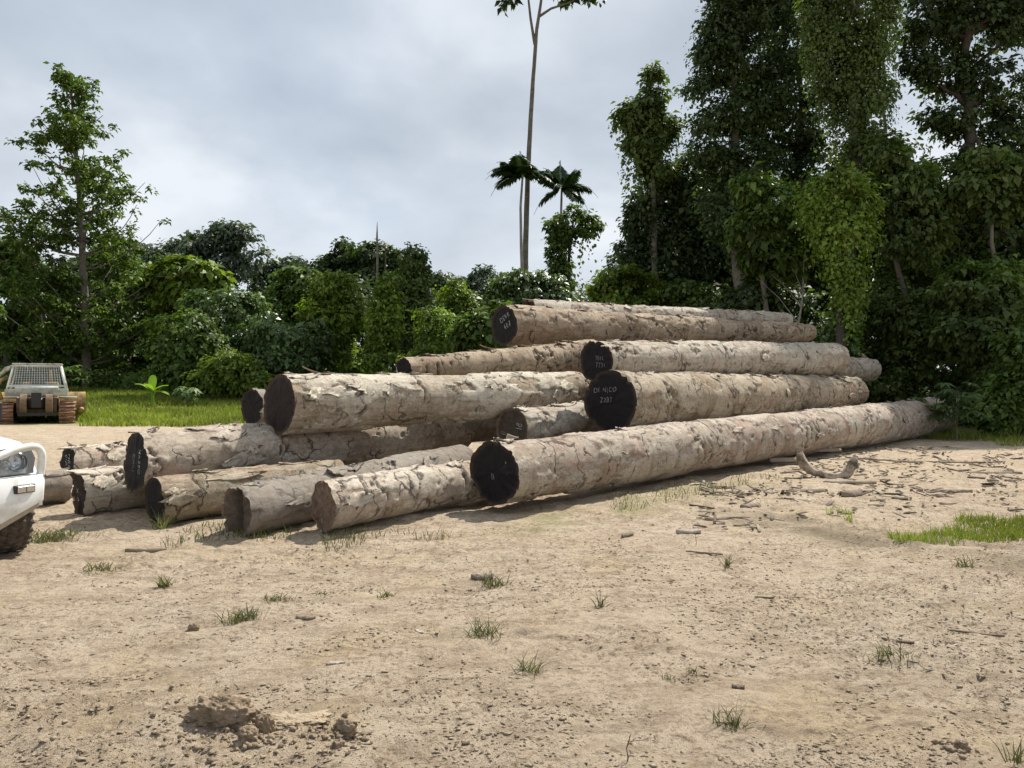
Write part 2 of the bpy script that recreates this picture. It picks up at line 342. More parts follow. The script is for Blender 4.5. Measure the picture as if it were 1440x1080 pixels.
# ------------------------------------------------------------------ terrain
def H(x, y):
    x = np.asarray(x, float); y = np.asarray(y, float)
    z = 1.15 * sstep(30, 50, y) * (1 - 0.45 * sstep(0, 14, x))
    z = z + 0.25 * sstep(20, 30, y) * sstep(6, 14, x)
    p = np.stack([x * 0.45, y * 0.45, np.zeros_like(x)], -1)
    z = z + (fbm(p, 3, 3) - 0.5) * 0.09
    return z
def ground_detail(x, y):
    p = np.stack([x, y, np.zeros_like(x)], -1)
    d = (fbm(p * 2.2, 21, 4) - 0.5) * 0.05
    d += (fbm(p * np.array([9.0, 9.0, 1]), 31, 3) - 0.5) * 0.03
    d += (fbm(np.stack([(x * 0.85 + y * 0.53) * 1.1, (y * 0.85 - x * 0.53) * 6.0, np.zeros_like(x)], -1), 61, 4, 0.6) - 0.5) * 0.045
    # trampled crusty patches
    m = sstep(0.52, 0.66, fbm(p * 0.9, 41, 3))
    d += m * (fbm(p * 15, 51, 3, 0.6) - 0.45) * 0.06
    # wheel ruts curving to the right
    for k, off in enumerate((0.0, 1.7)):
        yc = 11.35 + off * 0.45 - 1.2 * x
        q = np.exp(-((y - yc) / 0.16) ** 2) * sstep(1.6, 3.2, x)
        d += -0.03 * q + 0.02 * np.exp(-((y - yc - 0.3) / 0.12) ** 2) * sstep(1.6, 3.2, x)
    for off in (0, 0.28):
        yc = 6.6 + off + 0.06 * x
        d += -0.018 * np.exp(-((y - yc) / 0.07) ** 2) * sstep(-4.8, -4.2, x) * (1 - sstep(-2.9, -2.5, x))
    return d * (1 - 0.6 * sstep(14, 30, y))
def grid_axis(lo, hi, dense_lo, dense_hi, step, grow=1.12):
    a = list(np.arange(dense_lo, dense_hi, step)); s = step
    while a[-1] < hi: s *= grow; a.append(a[-1] + s)
    s = step
    while a[0] > lo: s *= grow; a.insert(0, a[0] - s)
    return np.array(a)
gx = grid_axis(-900, 900, -6.5, 9.0, 0.032, 1.06); gy1 = []
y_, s_ = 1.2, 0.018
while y_ < 60: gy1.append(y_); s_ = max(0.018, (y_) ** 1.5 * 0.0016); y_ += s_
while y_ < 1500: gy1.append(y_); s_ *= 1.15; y_ += s_
low = [1.2 - 0.04 * 1.35 ** k for k in range(1, 34)]
gy = np.array([v for v in low if v > -700][::-1] + gy1)
GX, GY = np.meshgrid(gx, gy)
GZ = H(GX, GY) + ground_detail(GX, GY) * (1 - sstep(40, 60, np.abs(GX)))
ny, nx = GX.shape
ii = np.arange(ny - 1)[:, None]; jj = np.arange(nx - 1)[None, :]
GQ = np.stack([ii * nx + jj, ii * nx + jj + 1, (ii + 1) * nx + jj + 1, (ii + 1) * nx + jj], -1).reshape(-1, 4)
def ground_mat():
    m, nt, b, L, N = mat('sandy_ground')
    g = N('ShaderNodeNewGeometry'); v = g.outputs['Position']; sp = N('ShaderNodeSeparateXYZ'); L(v, sp.inputs[0])
    def noise(scale, det=6, rough=0.6, dist=0.0, vec=v):
        n = N('ShaderNodeTexNoise'); n.inputs['Scale'].default_value = scale; n.inputs['Detail'].default_value = det
        n.inputs['Roughness'].default_value = rough; n.inputs['Distortion'].default_value = dist; L(vec, n.inputs['Vector']); return n.outputs['Fac']
    def ramp(x, p0, p1, c0=(0, 0, 0), c1=(1, 1, 1)):
        r = N('ShaderNodeValToRGB'); e = r.color_ramp.elements; e[0].position = p0; e[1].position = p1; e[0].color = (*c0, 1); e[1].color = (*c1, 1)
        L(x, r.inputs[0]); return r.outputs[0]
    def mix(f, a, b_, mode='MIX'):
        k = N('ShaderNodeMix'); k.data_type = 'RGBA'; k.blend_type = mode
        if isinstance(f, float): k.inputs['Factor'].default_value = f
        else: L(f, k.inputs['Factor'])
        for s, x in (('A', a), ('B', b_)):
            if isinstance(x, tuple): k.inputs[s].default_value = (*x, 1)
            else: L(x, k.inputs[s])
        return k.outputs['Result']
    def math_(op, a, b_=None, clamp=False):
        k = N('ShaderNodeMath'); k.operation = op; k.use_clamp = clamp
        for i, x in enumerate((a, b_)):
            if x is None: continue
            if isinstance(x, (int, float)): k.inputs[i].default_value = x
            else: L(x, k.inputs[i])
        return k.outputs[0]
    c = mix(ramp(noise(0.55, 4, 0.55, 0.4), 0.38, 0.62), (0.50, 0.405, 0.30), (0.53, 0.44, 0.33))
    c = mix(math_('MULTIPLY', ramp(noise(0.9, 4, 0.6, 0.8), 0.52, 0.66), 0.45), c, (0.49, 0.38, 0.22))     # ochre
    c = mix(math_('MULTIPLY', ramp(noise(0.7, 4, 0.6, 0.3), 0.58, 0.70), 0.5), c, (0.58, 0.51, 0.41))  # bleached
    c = mix(math_('MULTIPLY', ramp(noise(3.2, 8, 0.72, 0.4), 0.48, 0.60), 0.42), c, (0.29, 0.215, 0.14))
    stv = N('ShaderNodeMapping'); stv.inputs['Rotation'].default_value = (0, 0, -0.55); stv.inputs['Scale'].default_value = (0.45, 1.6, 1); L(v, stv.inputs['Vector'])
    c = mix(math_('MULTIPLY', ramp(noise(5, 8, 0.75, 0.3, stv.outputs[0]), 0.50, 0.60), 0.55), c, (0.27, 0.205, 0.145))
    c = mix(math_('MULTIPLY', math_('MULTIPLY', ramp(noise(22, 8, 0.85), 0.51, 0.57), ramp(noise(1.3, 5, 0.7), 0.34, 0.56)), 0.85), c, (0.17, 0.12, 0.08))
    c = mix(math_('MULTIPLY', ramp(noise(70, 5, 0.8), 0.54, 0.62), 0.55), c, (0.17, 0.12, 0.08))
    c = mix(math_('MULTIPLY', ramp(noise(55, 4, 0.75), 0.60, 0.68), 0.5), c, (0.60, 0.52, 0.42))
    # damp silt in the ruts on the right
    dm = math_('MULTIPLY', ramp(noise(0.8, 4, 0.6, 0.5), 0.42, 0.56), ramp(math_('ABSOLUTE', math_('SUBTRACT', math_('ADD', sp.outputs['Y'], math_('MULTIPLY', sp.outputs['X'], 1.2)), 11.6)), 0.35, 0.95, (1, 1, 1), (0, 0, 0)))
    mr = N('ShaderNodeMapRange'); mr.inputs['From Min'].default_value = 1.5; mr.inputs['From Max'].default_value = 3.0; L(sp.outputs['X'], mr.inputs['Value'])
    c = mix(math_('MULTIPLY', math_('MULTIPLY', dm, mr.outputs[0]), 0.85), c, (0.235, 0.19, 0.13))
    # thin green film and seedlings under the long log
    gm = math_('MULTIPLY', ramp(math_('ABSOLUTE', math_('SUBTRACT', math_('SUBTRACT', sp.outputs['Y'], sp.outputs['X']), 8.1)), 0.3, 1.0, (1, 1, 1), (0, 0, 0)), ramp(noise(1.6, 5, 0.6), 0.44, 0.60))
    mr2 = N('ShaderNodeMapRange'); mr2.inputs['From Min'].default_value = -0.5; mr2.inputs['From Max'].default_value = 0.6; L(sp.outputs['X'], mr2.inputs['Value'])
    mr2b = N('ShaderNodeMapRange'); mr2b.inputs['From Min'].default_value = 4.5; mr2b.inputs['From Max'].default_value = 3.0; L(sp.outputs['X'], mr2b.inputs['Value'])
    c = mix(math_('MULTIPLY', math_('MULTIPLY', math_('MULTIPLY', gm, mr2.outputs[0]), mr2b.outputs[0]), 0.6), c, (0.20, 0.21, 0.075))
    # grass sward / leaf litter further away
    yy = math_('ADD', sp.outputs['Y'], math_('MULTIPLY', noise(0.35, 5, 0.65), 5.0))
    mr3 = N('ShaderNodeMapRange'); mr3.inputs['From Min'].default_value = 30.0; mr3.inputs['From Max'].default_value = 31.8; L(yy, mr3.inputs['Value'])
    rgt = N('ShaderNodeMapRange'); rgt.inputs['From Min'].default_value = 4.0; rgt.inputs['From Max'].default_value = 14.0
    rgt.inputs['To Min'].default_value = 0; rgt.inputs['To Max'].default_value = 8.5; L(sp.outputs['X'], rgt.inputs['Value'])
    L(math_('ADD', yy, rgt.outputs[0]), mr3.inputs['Value'])
    c = mix(mr3.outputs[0], c, mix(ramp(noise(4, 5, 0.6), 0.35, 0.65), (0.15, 0.18, 0.045), (0.24, 0.24, 0.08)))
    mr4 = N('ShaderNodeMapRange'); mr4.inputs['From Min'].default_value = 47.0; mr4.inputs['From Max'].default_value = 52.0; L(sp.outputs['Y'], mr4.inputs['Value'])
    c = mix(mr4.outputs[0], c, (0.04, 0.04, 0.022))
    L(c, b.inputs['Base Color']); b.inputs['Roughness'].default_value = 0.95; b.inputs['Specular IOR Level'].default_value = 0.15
    h = math_('ADD', math_('MULTIPLY', noise(24, 8, 0.78), 0.7), math_('MULTIPLY', noise(150, 3, 0.7), 0.22))
    bp = N('ShaderNodeBump'); bp.inputs['Strength'].default_value = 1.0; bp.inputs['Distance'].default_value = 0.05
    L(h, bp.inputs['Height']); L(bp.outputs[0], b.inputs['Normal'])
    return m
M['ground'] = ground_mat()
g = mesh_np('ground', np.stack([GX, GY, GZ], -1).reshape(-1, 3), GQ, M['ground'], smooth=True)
tag(g, 'bare sandy clearing with trampled crust and wheel ruts', None, None, 'structure')
def HG(x, y):
    x = np.asarray(x, float); y = np.asarray(y, float)
    return H(x, y) + ground_detail(x, y)

# ------------------------------------------------------------------ logs
def set_co(me, arr):
    a = me.attributes.new('grain_co', 'FLOAT_VECTOR', 'POINT'); a.data.foreach_set('vector', arr.astype(np.float32).ravel())
def set_attr(me, arr):
    a = me.attributes.new('bark', 'FLOAT_COLOR', 'POINT'); a.data.foreach_set('color', arr.astype(np.float32).ravel())
def make_log(label, near, far, mt, cut, seed, tilt=(0.0, 0.0), texts=(), flakes=6, group='felled logs heaped in the stack', flat=0.0, slot=False, cutf=None, bend=0.0, near_r=None, face_y=0.0):
    """near/far = (px, py, diameter px, Y)"""
    p0 = at(near[0], near[1], near[3]); p1 = at(far[0], far[1], far[3])
    r0 = near[2] / F * near[3] / 2; r1 = far[2] / F * far[3] / 2
    u = p1 - p0; Ln = np.linalg.norm(u); u /= Ln
    side = np.cross(u, [0, 0, 1.0]); side /= np.linalg.norm(side); up = np.cross(side, u)      # side points to the camera's right front
    root = empty('log', (p0[0], p0[1], p0[2] - r0)); org = np.array(root.location)
    dist = (near[3] + far[3]) / 2
    ds = 0.022 * max(1, dist / 11)
    ns = int(min(520, Ln / ds)); nr = int(min(150, max(56, 2 * np.pi * (r0 + r1) / 2 / (0.02 * max(1, dist / 11)))))
    s = np.linspace(0, 1, ns)[:, None]; a = (np.arange(nr) / nr * 2 * np.pi)[None, :]
    S_, A_ = np.broadcast_arrays(s, a)
    rr = r0 + (r1 - r0) * S_
    ca, sa = np.cos(A_), np.sin(A_)
    # unrolled noise coordinates (seamless round the log)
    base = np.stack([S_ * Ln, ca * rr, sa * rr], -1) + seed * 7.3
    lum = (fbm(base * np.array([0.5, 1.6, 1.6]), seed, 3) - 0.5)
    rad = rr * (1 + 0.20 * lum)
    if flat: rad = rad * (1 - flat * np.maximum(0, sa) ** 6)
    patch = fbm(base * np.array([1.1, 2.6, 2.6]), seed + 5, 5, 0.6)
    pm = sstep(0.500, 0.515, patch)
    rid = np.abs(fbm(base * np.array([2.6, 1.3, 1.3]), seed + 9, 4, 0.55) - 0.5)
    gate = sstep(0.50, 0.56, fbm(base * 0.9, seed + 12, 2))
    cr = (1 - sstep(0.004, 0.016, rid)) * gate
    gr = np.abs(fbm(base * np.array([0.8, 4.5, 4.5]), seed + 15, 3) - 0.5)
    rad = rad + 0.026 * pm * (r0 / 0.4) - 0.038 * cr + (fbm(base * 6, seed + 19, 3) - 0.5) * 0.026 + (fbm(base * 17, seed + 23, 2) - 0.5) * 0.007
    rad = rad + 0.012 * gr
    # ragged first centimetres at both ends
    endoff = 0.08 * (fbm(np.stack([ca * 2.0, sa * 2.0, np.zeros_like(ca)], -1) + seed, seed + 31, 4, 0.7) - 0.5)
    tl = tilt[0] * ca * rr + tilt[1] * sa * rr
    along = S_ * Ln + (tl + endoff) * (1 - S_) ** 8 + endoff * S_ ** 8
    if slot: rad = rad * (1 - 0.0 * S_)
    bow = bend * np.sin(S_ * np.pi)
    V = p0 + along[..., None] * u + (rad * ca)[..., None] * side + (rad * sa + bow)[..., None] * up
    i = np.arange(ns - 1)[:, None]; j = np.arange(nr)[None, :]
    Q = np.stack([i * nr + j, (i + 1) * nr + j, (i + 1) * nr + (j + 1) % nr, i * nr + (j + 1) % nr], -1).reshape(-1, 4)
    bark = mesh_np('bark', V.reshape(-1, 3) - org, Q, M[mt], root, smooth=True)
    col = np.stack([pm, cr, gr, np.ones_like(pm)], -1).reshape(-1, 4); set_attr(bark.data, col); set_co(bark.data, base.reshape(-1, 3))
    # cut faces
    for end, nm in ((0, 'cut_face'), (-1, 'cut_face')):
        ring = V[end]; cen = ring.mean(0); rings = 14; Vs = []; att = []
        for k in range(rings):
            t = 1 - (k / (rings - 1)) ** 1.3 * 0.985
            pts = cen + (ring - cen) * t
            dn = -u if end == 0 else u
            nz = (fbm(np.stack([(ring - cen) @ side * t * 9, (ring - cen) @ up * t * 9, np.full(nr, seed * 1.0)], -1), seed + 40, 4, 0.6) - 0.5) * 0.025
            inner = 0.0 if k == 0 else -0.012
            if slot and end == 0:      # deep vertical felling notch
                xx = ((ring - cen) @ side) * t
                inner = inner - 0.09 * np.exp(-((xx - 0.02) / 0.05) ** 2)
            if k > 0: pts = pts + np.outer(nz + inner, dn)
            Vs.append(pts); att.append(np.stack([np.full(nr, t), np.zeros(nr), np.zeros(nr), np.ones(nr)], -1))
        Vc = np.concatenate(Vs)
        i = np.arange(rings - 1)[:, None]; j = np.arange(nr)[None, :]
        q = np.stack([i * nr + j, i * nr + (j + 1) % nr, (i + 1) * nr + (j + 1) % nr, (i + 1) * nr + j], -1).reshape(-1, 4)
        if end != 0: q = q[:, ::-1]
        capc = (rings - 1) * nr + np.arange(nr)
        o = mesh_np(nm, Vc - org, [q], M[cut if end == 0 else (cutf or 'cut_dark')], root, smooth=True)
        set_attr(o.data, np.concatenate(att))
    # painted marks on the near face
    fn = -(u + 0.0 * up); fx = -side if False else side
    for (txt, ox, oy, size, rot, sx) in texts:
        cu = bpy.data.curves.new('lettering', 'FONT'); cu.body = txt; cu.size = size; cu.extrude = 0.0015; cu.offset = -0.0035
        cu.align_x = 'CENTER'; cu.align_y = 'CENTER'; cu.shear = rnd.uniform(-0.2, 0.25); cu.space_character = 1.15
        tmp = bpy.data.objects.new('lettering_curve', cu); me_t = bpy.data.meshes.new_from_object(tmp); bpy.data.objects.remove(tmp)
        o = bpy.data.objects.new('lettering', me_t); C.objects.link(o); o.parent = root
        nvt = len(me_t.vertices); cv_ = np.zeros(nvt * 3, np.float32); me_t.vertices.foreach_get('co', cv_); cv_ = cv_.reshape(-1, 3)
        cv_[:, :2] += (vnoise(cv_ * np.array([60, 60, 0]) + seed, 5)[:, None] - 0.5) * size * 0.10 + (vnoise(cv_ * np.array([25, 25, 0]) + seed * 2, 6)[:, None] - 0.5) * size * np.array([[0.16, -0.16]])
        me_t.vertices.foreach_set('co', cv_.ravel())
        me_t.materials.clear(); me_t.materials.append(M['chalk'])
        cx_ = Vector(side); cz = Vector(-u); cy = cz.cross(cx_)
        # cut plane tilt
        n_ = Vector(-u) + Vector(side) * tilt[0] + Vector(up) * tilt[1]; n_.normalize()
        cx_ = (cx_ - n_ * cx_.dot(n_)).normalized(); cy = n_.cross(cx_)
        Mx = Matrix((cx_, cy, n_)).transposed()
        Mx = Mx @ Matrix.Rotation(math.radians(rot), 3, 'Z') @ Matrix.Diagonal((sx, 1, 1))
        loc = Vector(p0 - org) + cx_ * (ox * r0) + cy * (oy * r0) + n_ * 0.012
        o.matrix_local = Matrix.Translation(loc) @ Mx.to_4x4()
    # lifted plates of bark
    lr = random.Random(seed)
    for k in range(int(flakes * 1.7)):
        s0 = lr.uniform(0.03, 0.9) if k else lr.uniform(0.0, 0.06); th = lr.uniform(0.15, 1.9) if lr.random() < 0.85 else lr.uniform(-0.3, 0.3)
        if lr.random() < 0.45: th = lr.uniform(1.2, 1.9)
        ln = lr.uniform(0.18, 0.6) * (1.4 if lr.random() < 0.3 else 1); wd = lr.uniform(0.07, 0.22)
        m1, m2 = 12, 6
        si = np.linspace(-0.5, 0.5, m1)[:, None]; ti = np.linspace(-0.5, 0.5, m2)[None, :]
        SI, TI = np.broadcast_arrays(si, ti)
        rloc = r0 + (r1 - r0) * s0
        jag = (fbm(np.stack([SI * 9, TI * 5, np.full_like(SI, seed + k)], -1), seed + 60 + k, 3, 0.7) - 0.5)
        sl = s0 * Ln + SI * ln * (1 - 0.5 * (2 * TI) ** 2 * 0.5) + jag * 0.16
        aa = th + (TI * wd * (1 - 0.75 * np.abs(2 * SI) ** 1.6) + 0.10 * jag * wd * 4) / rloc
        lift = 0.012 + 0.032 * np.clip(SI * lr.choice([-2, 2]), 0, 1) ** 2 + jag * 0.01
        rl = rloc * 1.02 + lift
        outer = p0 + sl[..., None] * u + (rl * np.cos(aa))[..., None] * side + (rl * np.sin(aa))[..., None] * up
        inn = p0 + sl[..., None] * u + ((rl - 0.016) * np.cos(aa))[..., None] * side + ((rl - 0.016) * np.sin(aa))[..., None] * up
        Vv = np.concatenate([outer.reshape(-1, 3), inn.reshape(-1, 3)]); nn = m1 * m2
        qs = []
        for x in range(m1 - 1):
            for y in range(m2 - 1):
                q0 = (x * m2 + y, (x + 1) * m2 + y, (x + 1) * m2 + y + 1, x * m2 + y + 1); qs.append(q0); qs.append(tuple(v + nn for v in q0[::-1]))
        for x in range(m1 - 1):
            qs.append((x * m2, x * m2 + nn, (x + 1) * m2 + nn, (x + 1) * m2)); e = m2 - 1
            qs.append((x * m2 + e, (x + 1) * m2 + e, (x + 1) * m2 + e + nn, x * m2 + e + nn))
        o = mesh_np('bark_plate', Vv - org, np.array(qs), M[mt], root)
        set_attr(o.data, np.tile(np.array([1.0, 0, 0, 1]), (len(Vv), 1)))
        set_co(o.data, (Vv - p0) @ np.stack([u, side, up], 1) + seed * 7.3 + k)
    tag(root, label, 'log', group)
    return root, p0, p1, r0, r1, u, side, up

LOGS = {}
def LG(key, *a, **k): LOGS[key] = make_log(*a, **k)
LG('A', 'longest pale log lying along the front of the stack with a black cut end', (695, 664, 85, 9.0), (1319, 584, 49, 23.5), 'bark_e', 'cut_black', 1,
   tilt=(0.12, -0.05), texts=[('ll', -0.05, -0.15, 0.11, 4, 0.8), ('+', 0.5, 0.35, 0.08, 20, 0.9), ('=', 0.42, 0.2, 0.08, 10, 0.9), ('/', 0.55, 0.0, 0.10, -35, 1)], flakes=14)
LG('B', 'thick log with DE NICO 2207 on its round black end, above the front log', (859, 566, 84, 12.2), (1200, 551, 41, 20.5), 'bark_g', 'cut_black', 2,
   texts=[('DE N|CO', -0.22, 0.42, 0.115, 3, 0.85), ('2207', -0.18, 0.08, 0.12, 2, 0.85)], flakes=12)
LG('B2', 'log with 7221 painted on its black end, resting above the DENICO 2207 log', (838, 508, 57, 13.0), (1172, 505.5, 44, 20.2), 'bark_a', 'cut_black', 3,
   texts=[('701L', 0.25, 0.14, 0.10, 0, 0.8), ('7221', 0.3, -0.2, 0.11, 0, 0.85)], flakes=10)
LG('C', 'short stretch of log with a greenish dark end, wedged behind the longest front log', (721, 602, 54, 12.0), (1010, 566, 38, 18.5), 'bark_a', 'cut_grey', 4,
   texts=[('I8', 0.45, 0.1, 0.16, 85, 0.8), ('il', -0.6, -0.3, 0.14, 85, 0.8)], flakes=7)
LG('M', 'very thick pale log with an oval dark end, upper left of the stack', (393, 569, 82, 9.9), (812, 554, 57, 14.1), 'bark_f', 'cut_dark', 6,
   tilt=(0.05, 0.05), flakes=16)
LG('K', 'dark stub of log peeping out behind the end of the very thick upper left log', (354, 573, 50, 12.4), (640, 560, 40, 16.5), 'bark_c', 'cut_black', 8, flakes=2)
LG('N', 'slender brown log lying on top of the very thick upper left log', (568, 521, 32, 12.3), (832, 501, 45, 16.0), 'bark_b', 'cut_black', 10,
   texts=[('I', -0.85, 0.1, 0.16, 0, 1)], flakes=10)
LG('T', 'topmost brown log with DEVR 407 painted on its black end', (708, 458, 57, 15.4), (1137, 468, 24, 22.5), 'bark_b', 'cut_black', 12,
   texts=[('DEVR', 0.15, 0.38, 0.15, 25, 0.8), ('407', 0.35, 0.0, 0.16, 25, 0.85)], flakes=9)
LG('T2', 'log lying behind the topmost log, only its upper edge showing', (742, 441, 37, 17.0), (1103, 452, 25, 24.0), 'bark_a', 'cut_dark', 14, flakes=9)
LG('R1', 'log whose right end sticks out behind the 7221 log near the dark shrubs', (960, 515, 38, 17.2), (1222, 520, 32, 24.3), 'bark_a', 'cut_dark', 16, flakes=5)
LG('X1', 'log with white figures painted down its black end, raised over the lower left logs', (190, 650, 83, 8.6), (645, 604, 54, 13.6), 'bark_e', 'cut_black', 18,
   tilt=(-0.2, 0.05), texts=[('MABBO', 0.45, 0.05, 0.085, -90, 0.9), ('CHI-|', -0.05, 0.0, 0.085, -90, 0.9)], flakes=9)
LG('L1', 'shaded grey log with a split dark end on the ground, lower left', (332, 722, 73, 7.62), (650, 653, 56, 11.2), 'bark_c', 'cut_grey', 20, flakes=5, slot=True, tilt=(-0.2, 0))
LG('L2', 'small front log with a rough brown end, left of the long front log', (454, 711, 69, 7.8), (772, 656, 47, 11.0), 'bark_d', 'cut_brown', 22, tilt=(-0.22, 0),
   texts=[('B', 0.0, -0.62, 0.07, 0, 0.9)], flakes=4)
LG('L3', 'peeling log with a black end on the ground under the log with painted figures', (218, 706, 68, 8.25), (475, 672, 50, 9.9), 'bark_g', 'cut_black', 24, flakes=6)
LG('L4', 'mottled log with a dark brown end on the ground, second from the truck', (110, 695, 65, 8.75), (455, 648, 48, 11.3), 'bark_d', 'cut_dark', 26, tilt=(-0.1, 0),
   texts=[('X A', 0.1, 0.0, 0.10, -80, 0.9)], flakes=6)
LG('L5', 'peeling pinkish log with white painted figures on its narrow black end, at the far left', (96, 655, 52, 10.3), (440, 628, 40, 13.6), 'bark_d', 'cut_black', 28, tilt=(-0.1, 0),
   texts=[('HBB', 0.25, 0.3, 0.11, -90, 0.9), ('EIA', -0.15, 0.3, 0.11, -90, 0.9)], flakes=7)
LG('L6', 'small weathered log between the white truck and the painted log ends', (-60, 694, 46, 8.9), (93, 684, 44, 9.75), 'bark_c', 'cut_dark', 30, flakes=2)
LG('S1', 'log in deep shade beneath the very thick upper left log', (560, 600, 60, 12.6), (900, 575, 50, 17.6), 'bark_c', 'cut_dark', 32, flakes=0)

# ------------------------------------------------------------------ foliage
def unit(v): return v / (np.linalg.norm(v, axis=-1, keepdims=True) + 1e-9)
def leaf_geo(P, Nn, D, size, w=0.30, fold=0.12, curl=0.12):
    """kite shaped folded leaves: P base points, Nn normals, D tip directions"""
    n = len(P); size = np.broadcast_to(size, (n,))[:, None]
    D = unit(D - Nn * np.sum(D * Nn, -1, keepdims=True)); Wd = np.cross(Nn, D)
    a = P; b = P + D * size * 0.45 + Wd * size * w + Nn * size * fold
    c = P + D * size - Nn * size * curl; d = P + D * size * 0.45 - Wd * size * w + Nn * size * fold
    V = np.stack([a, b, c, d], 1).reshape(-1, 3)
    Q = (np.arange(n)[:, None] * 4 + np.array([0, 1, 2, 3])[None, :])
    return V, Q
def rand_dir(n, rng): return unit(rng.normal(size=(n, 3)))
def blob_leaves(blobs, n, size, rng, clump=0.35, per=26, shell=(0.45, 1.05), droop=0.5, flat=0.6, carve=0.43):
    """blobs (k,6): centre and radii. leaves gathered in twig clumps over every blob"""
    B = np.asarray(blobs, float); wgt = (B[:, 3] * B[:, 5]) ** 1.0 * (B[:, 4] + B[:, 3]) ** 0.3; wgt /= wgt.sum()
    k = max(4, n // per); bi = rng.choice(len(B), k, p=wgt)
    d = rand_dir(k, rng); d[:, 2] = d[:, 2] * 0.9 + 0.08
    rr = rng.uniform(shell[0], shell[1], k)[:, None] ** 0.6 * (0.58 + 0.84 * fbm(d * 2.6 + bi[:, None] * 3.7 + 9, 77, 2)[:, None])
    cc = B[bi, :3] + d * rr * B[bi, 3:]
    cs = clump * rng.uniform(0.6, 1.35, k)
    ci = rng.integers(0, k, n); off = rng.normal(size=(n, 3)) * cs[ci][:, None] * 0.5; off[:, 2] *= flat
    P = cc[ci] + off
    keep = fbm(P * (0.30 / clump) + 31.7, 55, 3, 0.6) + rng.normal(size=n) * 0.02 > carve
    P, ci, off = P[keep], ci[keep], off[keep]; n = len(P)
    outw = unit(P - B[bi[ci], :3]); up = np.array([0, 0, 1.0])
    Nn = unit(outw * 0.55 + up * 0.55 + rand_dir(n, rng) * 0.6)
    D = unit(unit(off) * 0.6 + outw * 0.35 + rand_dir(n, rng) * 0.5 - up * droop)
    return leaf_geo(P, Nn, D, size * np.clip(rng.lognormal(-0.05, 0.38, n), 0.35, 2.3)), cc
def strand_leaves(tops, lengths, size, rng, step=0.12, outw=None, spread=0.12):
    Ps, Ns = [], []
    for t, l, o in zip(tops, lengths, outw):
        m = max(2, int(l / step)); z = np.linspace(0, l, m)
        w = np.cumsum(rng.normal(size=(m, 2)) * 0.02, 0)
        p = np.stack([t[0] + w[:, 0], t[1] + w[:, 1], t[2] - z], -1) + rng.normal(size=(m, 3)) * spread
        Ps.append(p); Ns.append(unit(np.tile(o, (m, 1)) + rng.normal(size=(m, 3)) * 0.45 + np.array([0, 0, 0.35])))
    P = np.concatenate(Ps); Nn = np.concatenate(Ns); n = len(P)
    D = np.array([0, 0, -1.0]) + rng.normal(size=(n, 3)) * 0.45
    return leaf_geo(P, Nn, D, size * rng.uniform(0.6, 1.3, n), w=0.38)
def cat_geo(parts):
    V = []; Q = []; n = 0
    for v, q in parts: V.append(v); Q.append(q + n); n += len(v)
    return np.concatenate(V), np.concatenate(Q)
def curve_pts(a, b, n=8, sag=0.0, wig=0.0, rng=None):
    t = np.linspace(0, 1, n)[:, None]; P = a + (b - a) * t; P[:, 2] += sag * np.sin(t[:, 0] * np.pi)
    if wig: P[1:-1] += rng.normal(size=(n - 2, 3)) * wig
    return P
def px_blobs(bl, Y):
    out = []
    for b in bl:
        px, py, rx, ry = b[:4]; dY = b[4] if len(b) > 4 else 0; k = (Y + dY) / F
        c = at(px, py, Y + dY); out.append((*c, rx * k, (rx + ry) * 0.5 * k * 0.9, ry * k))
    return out
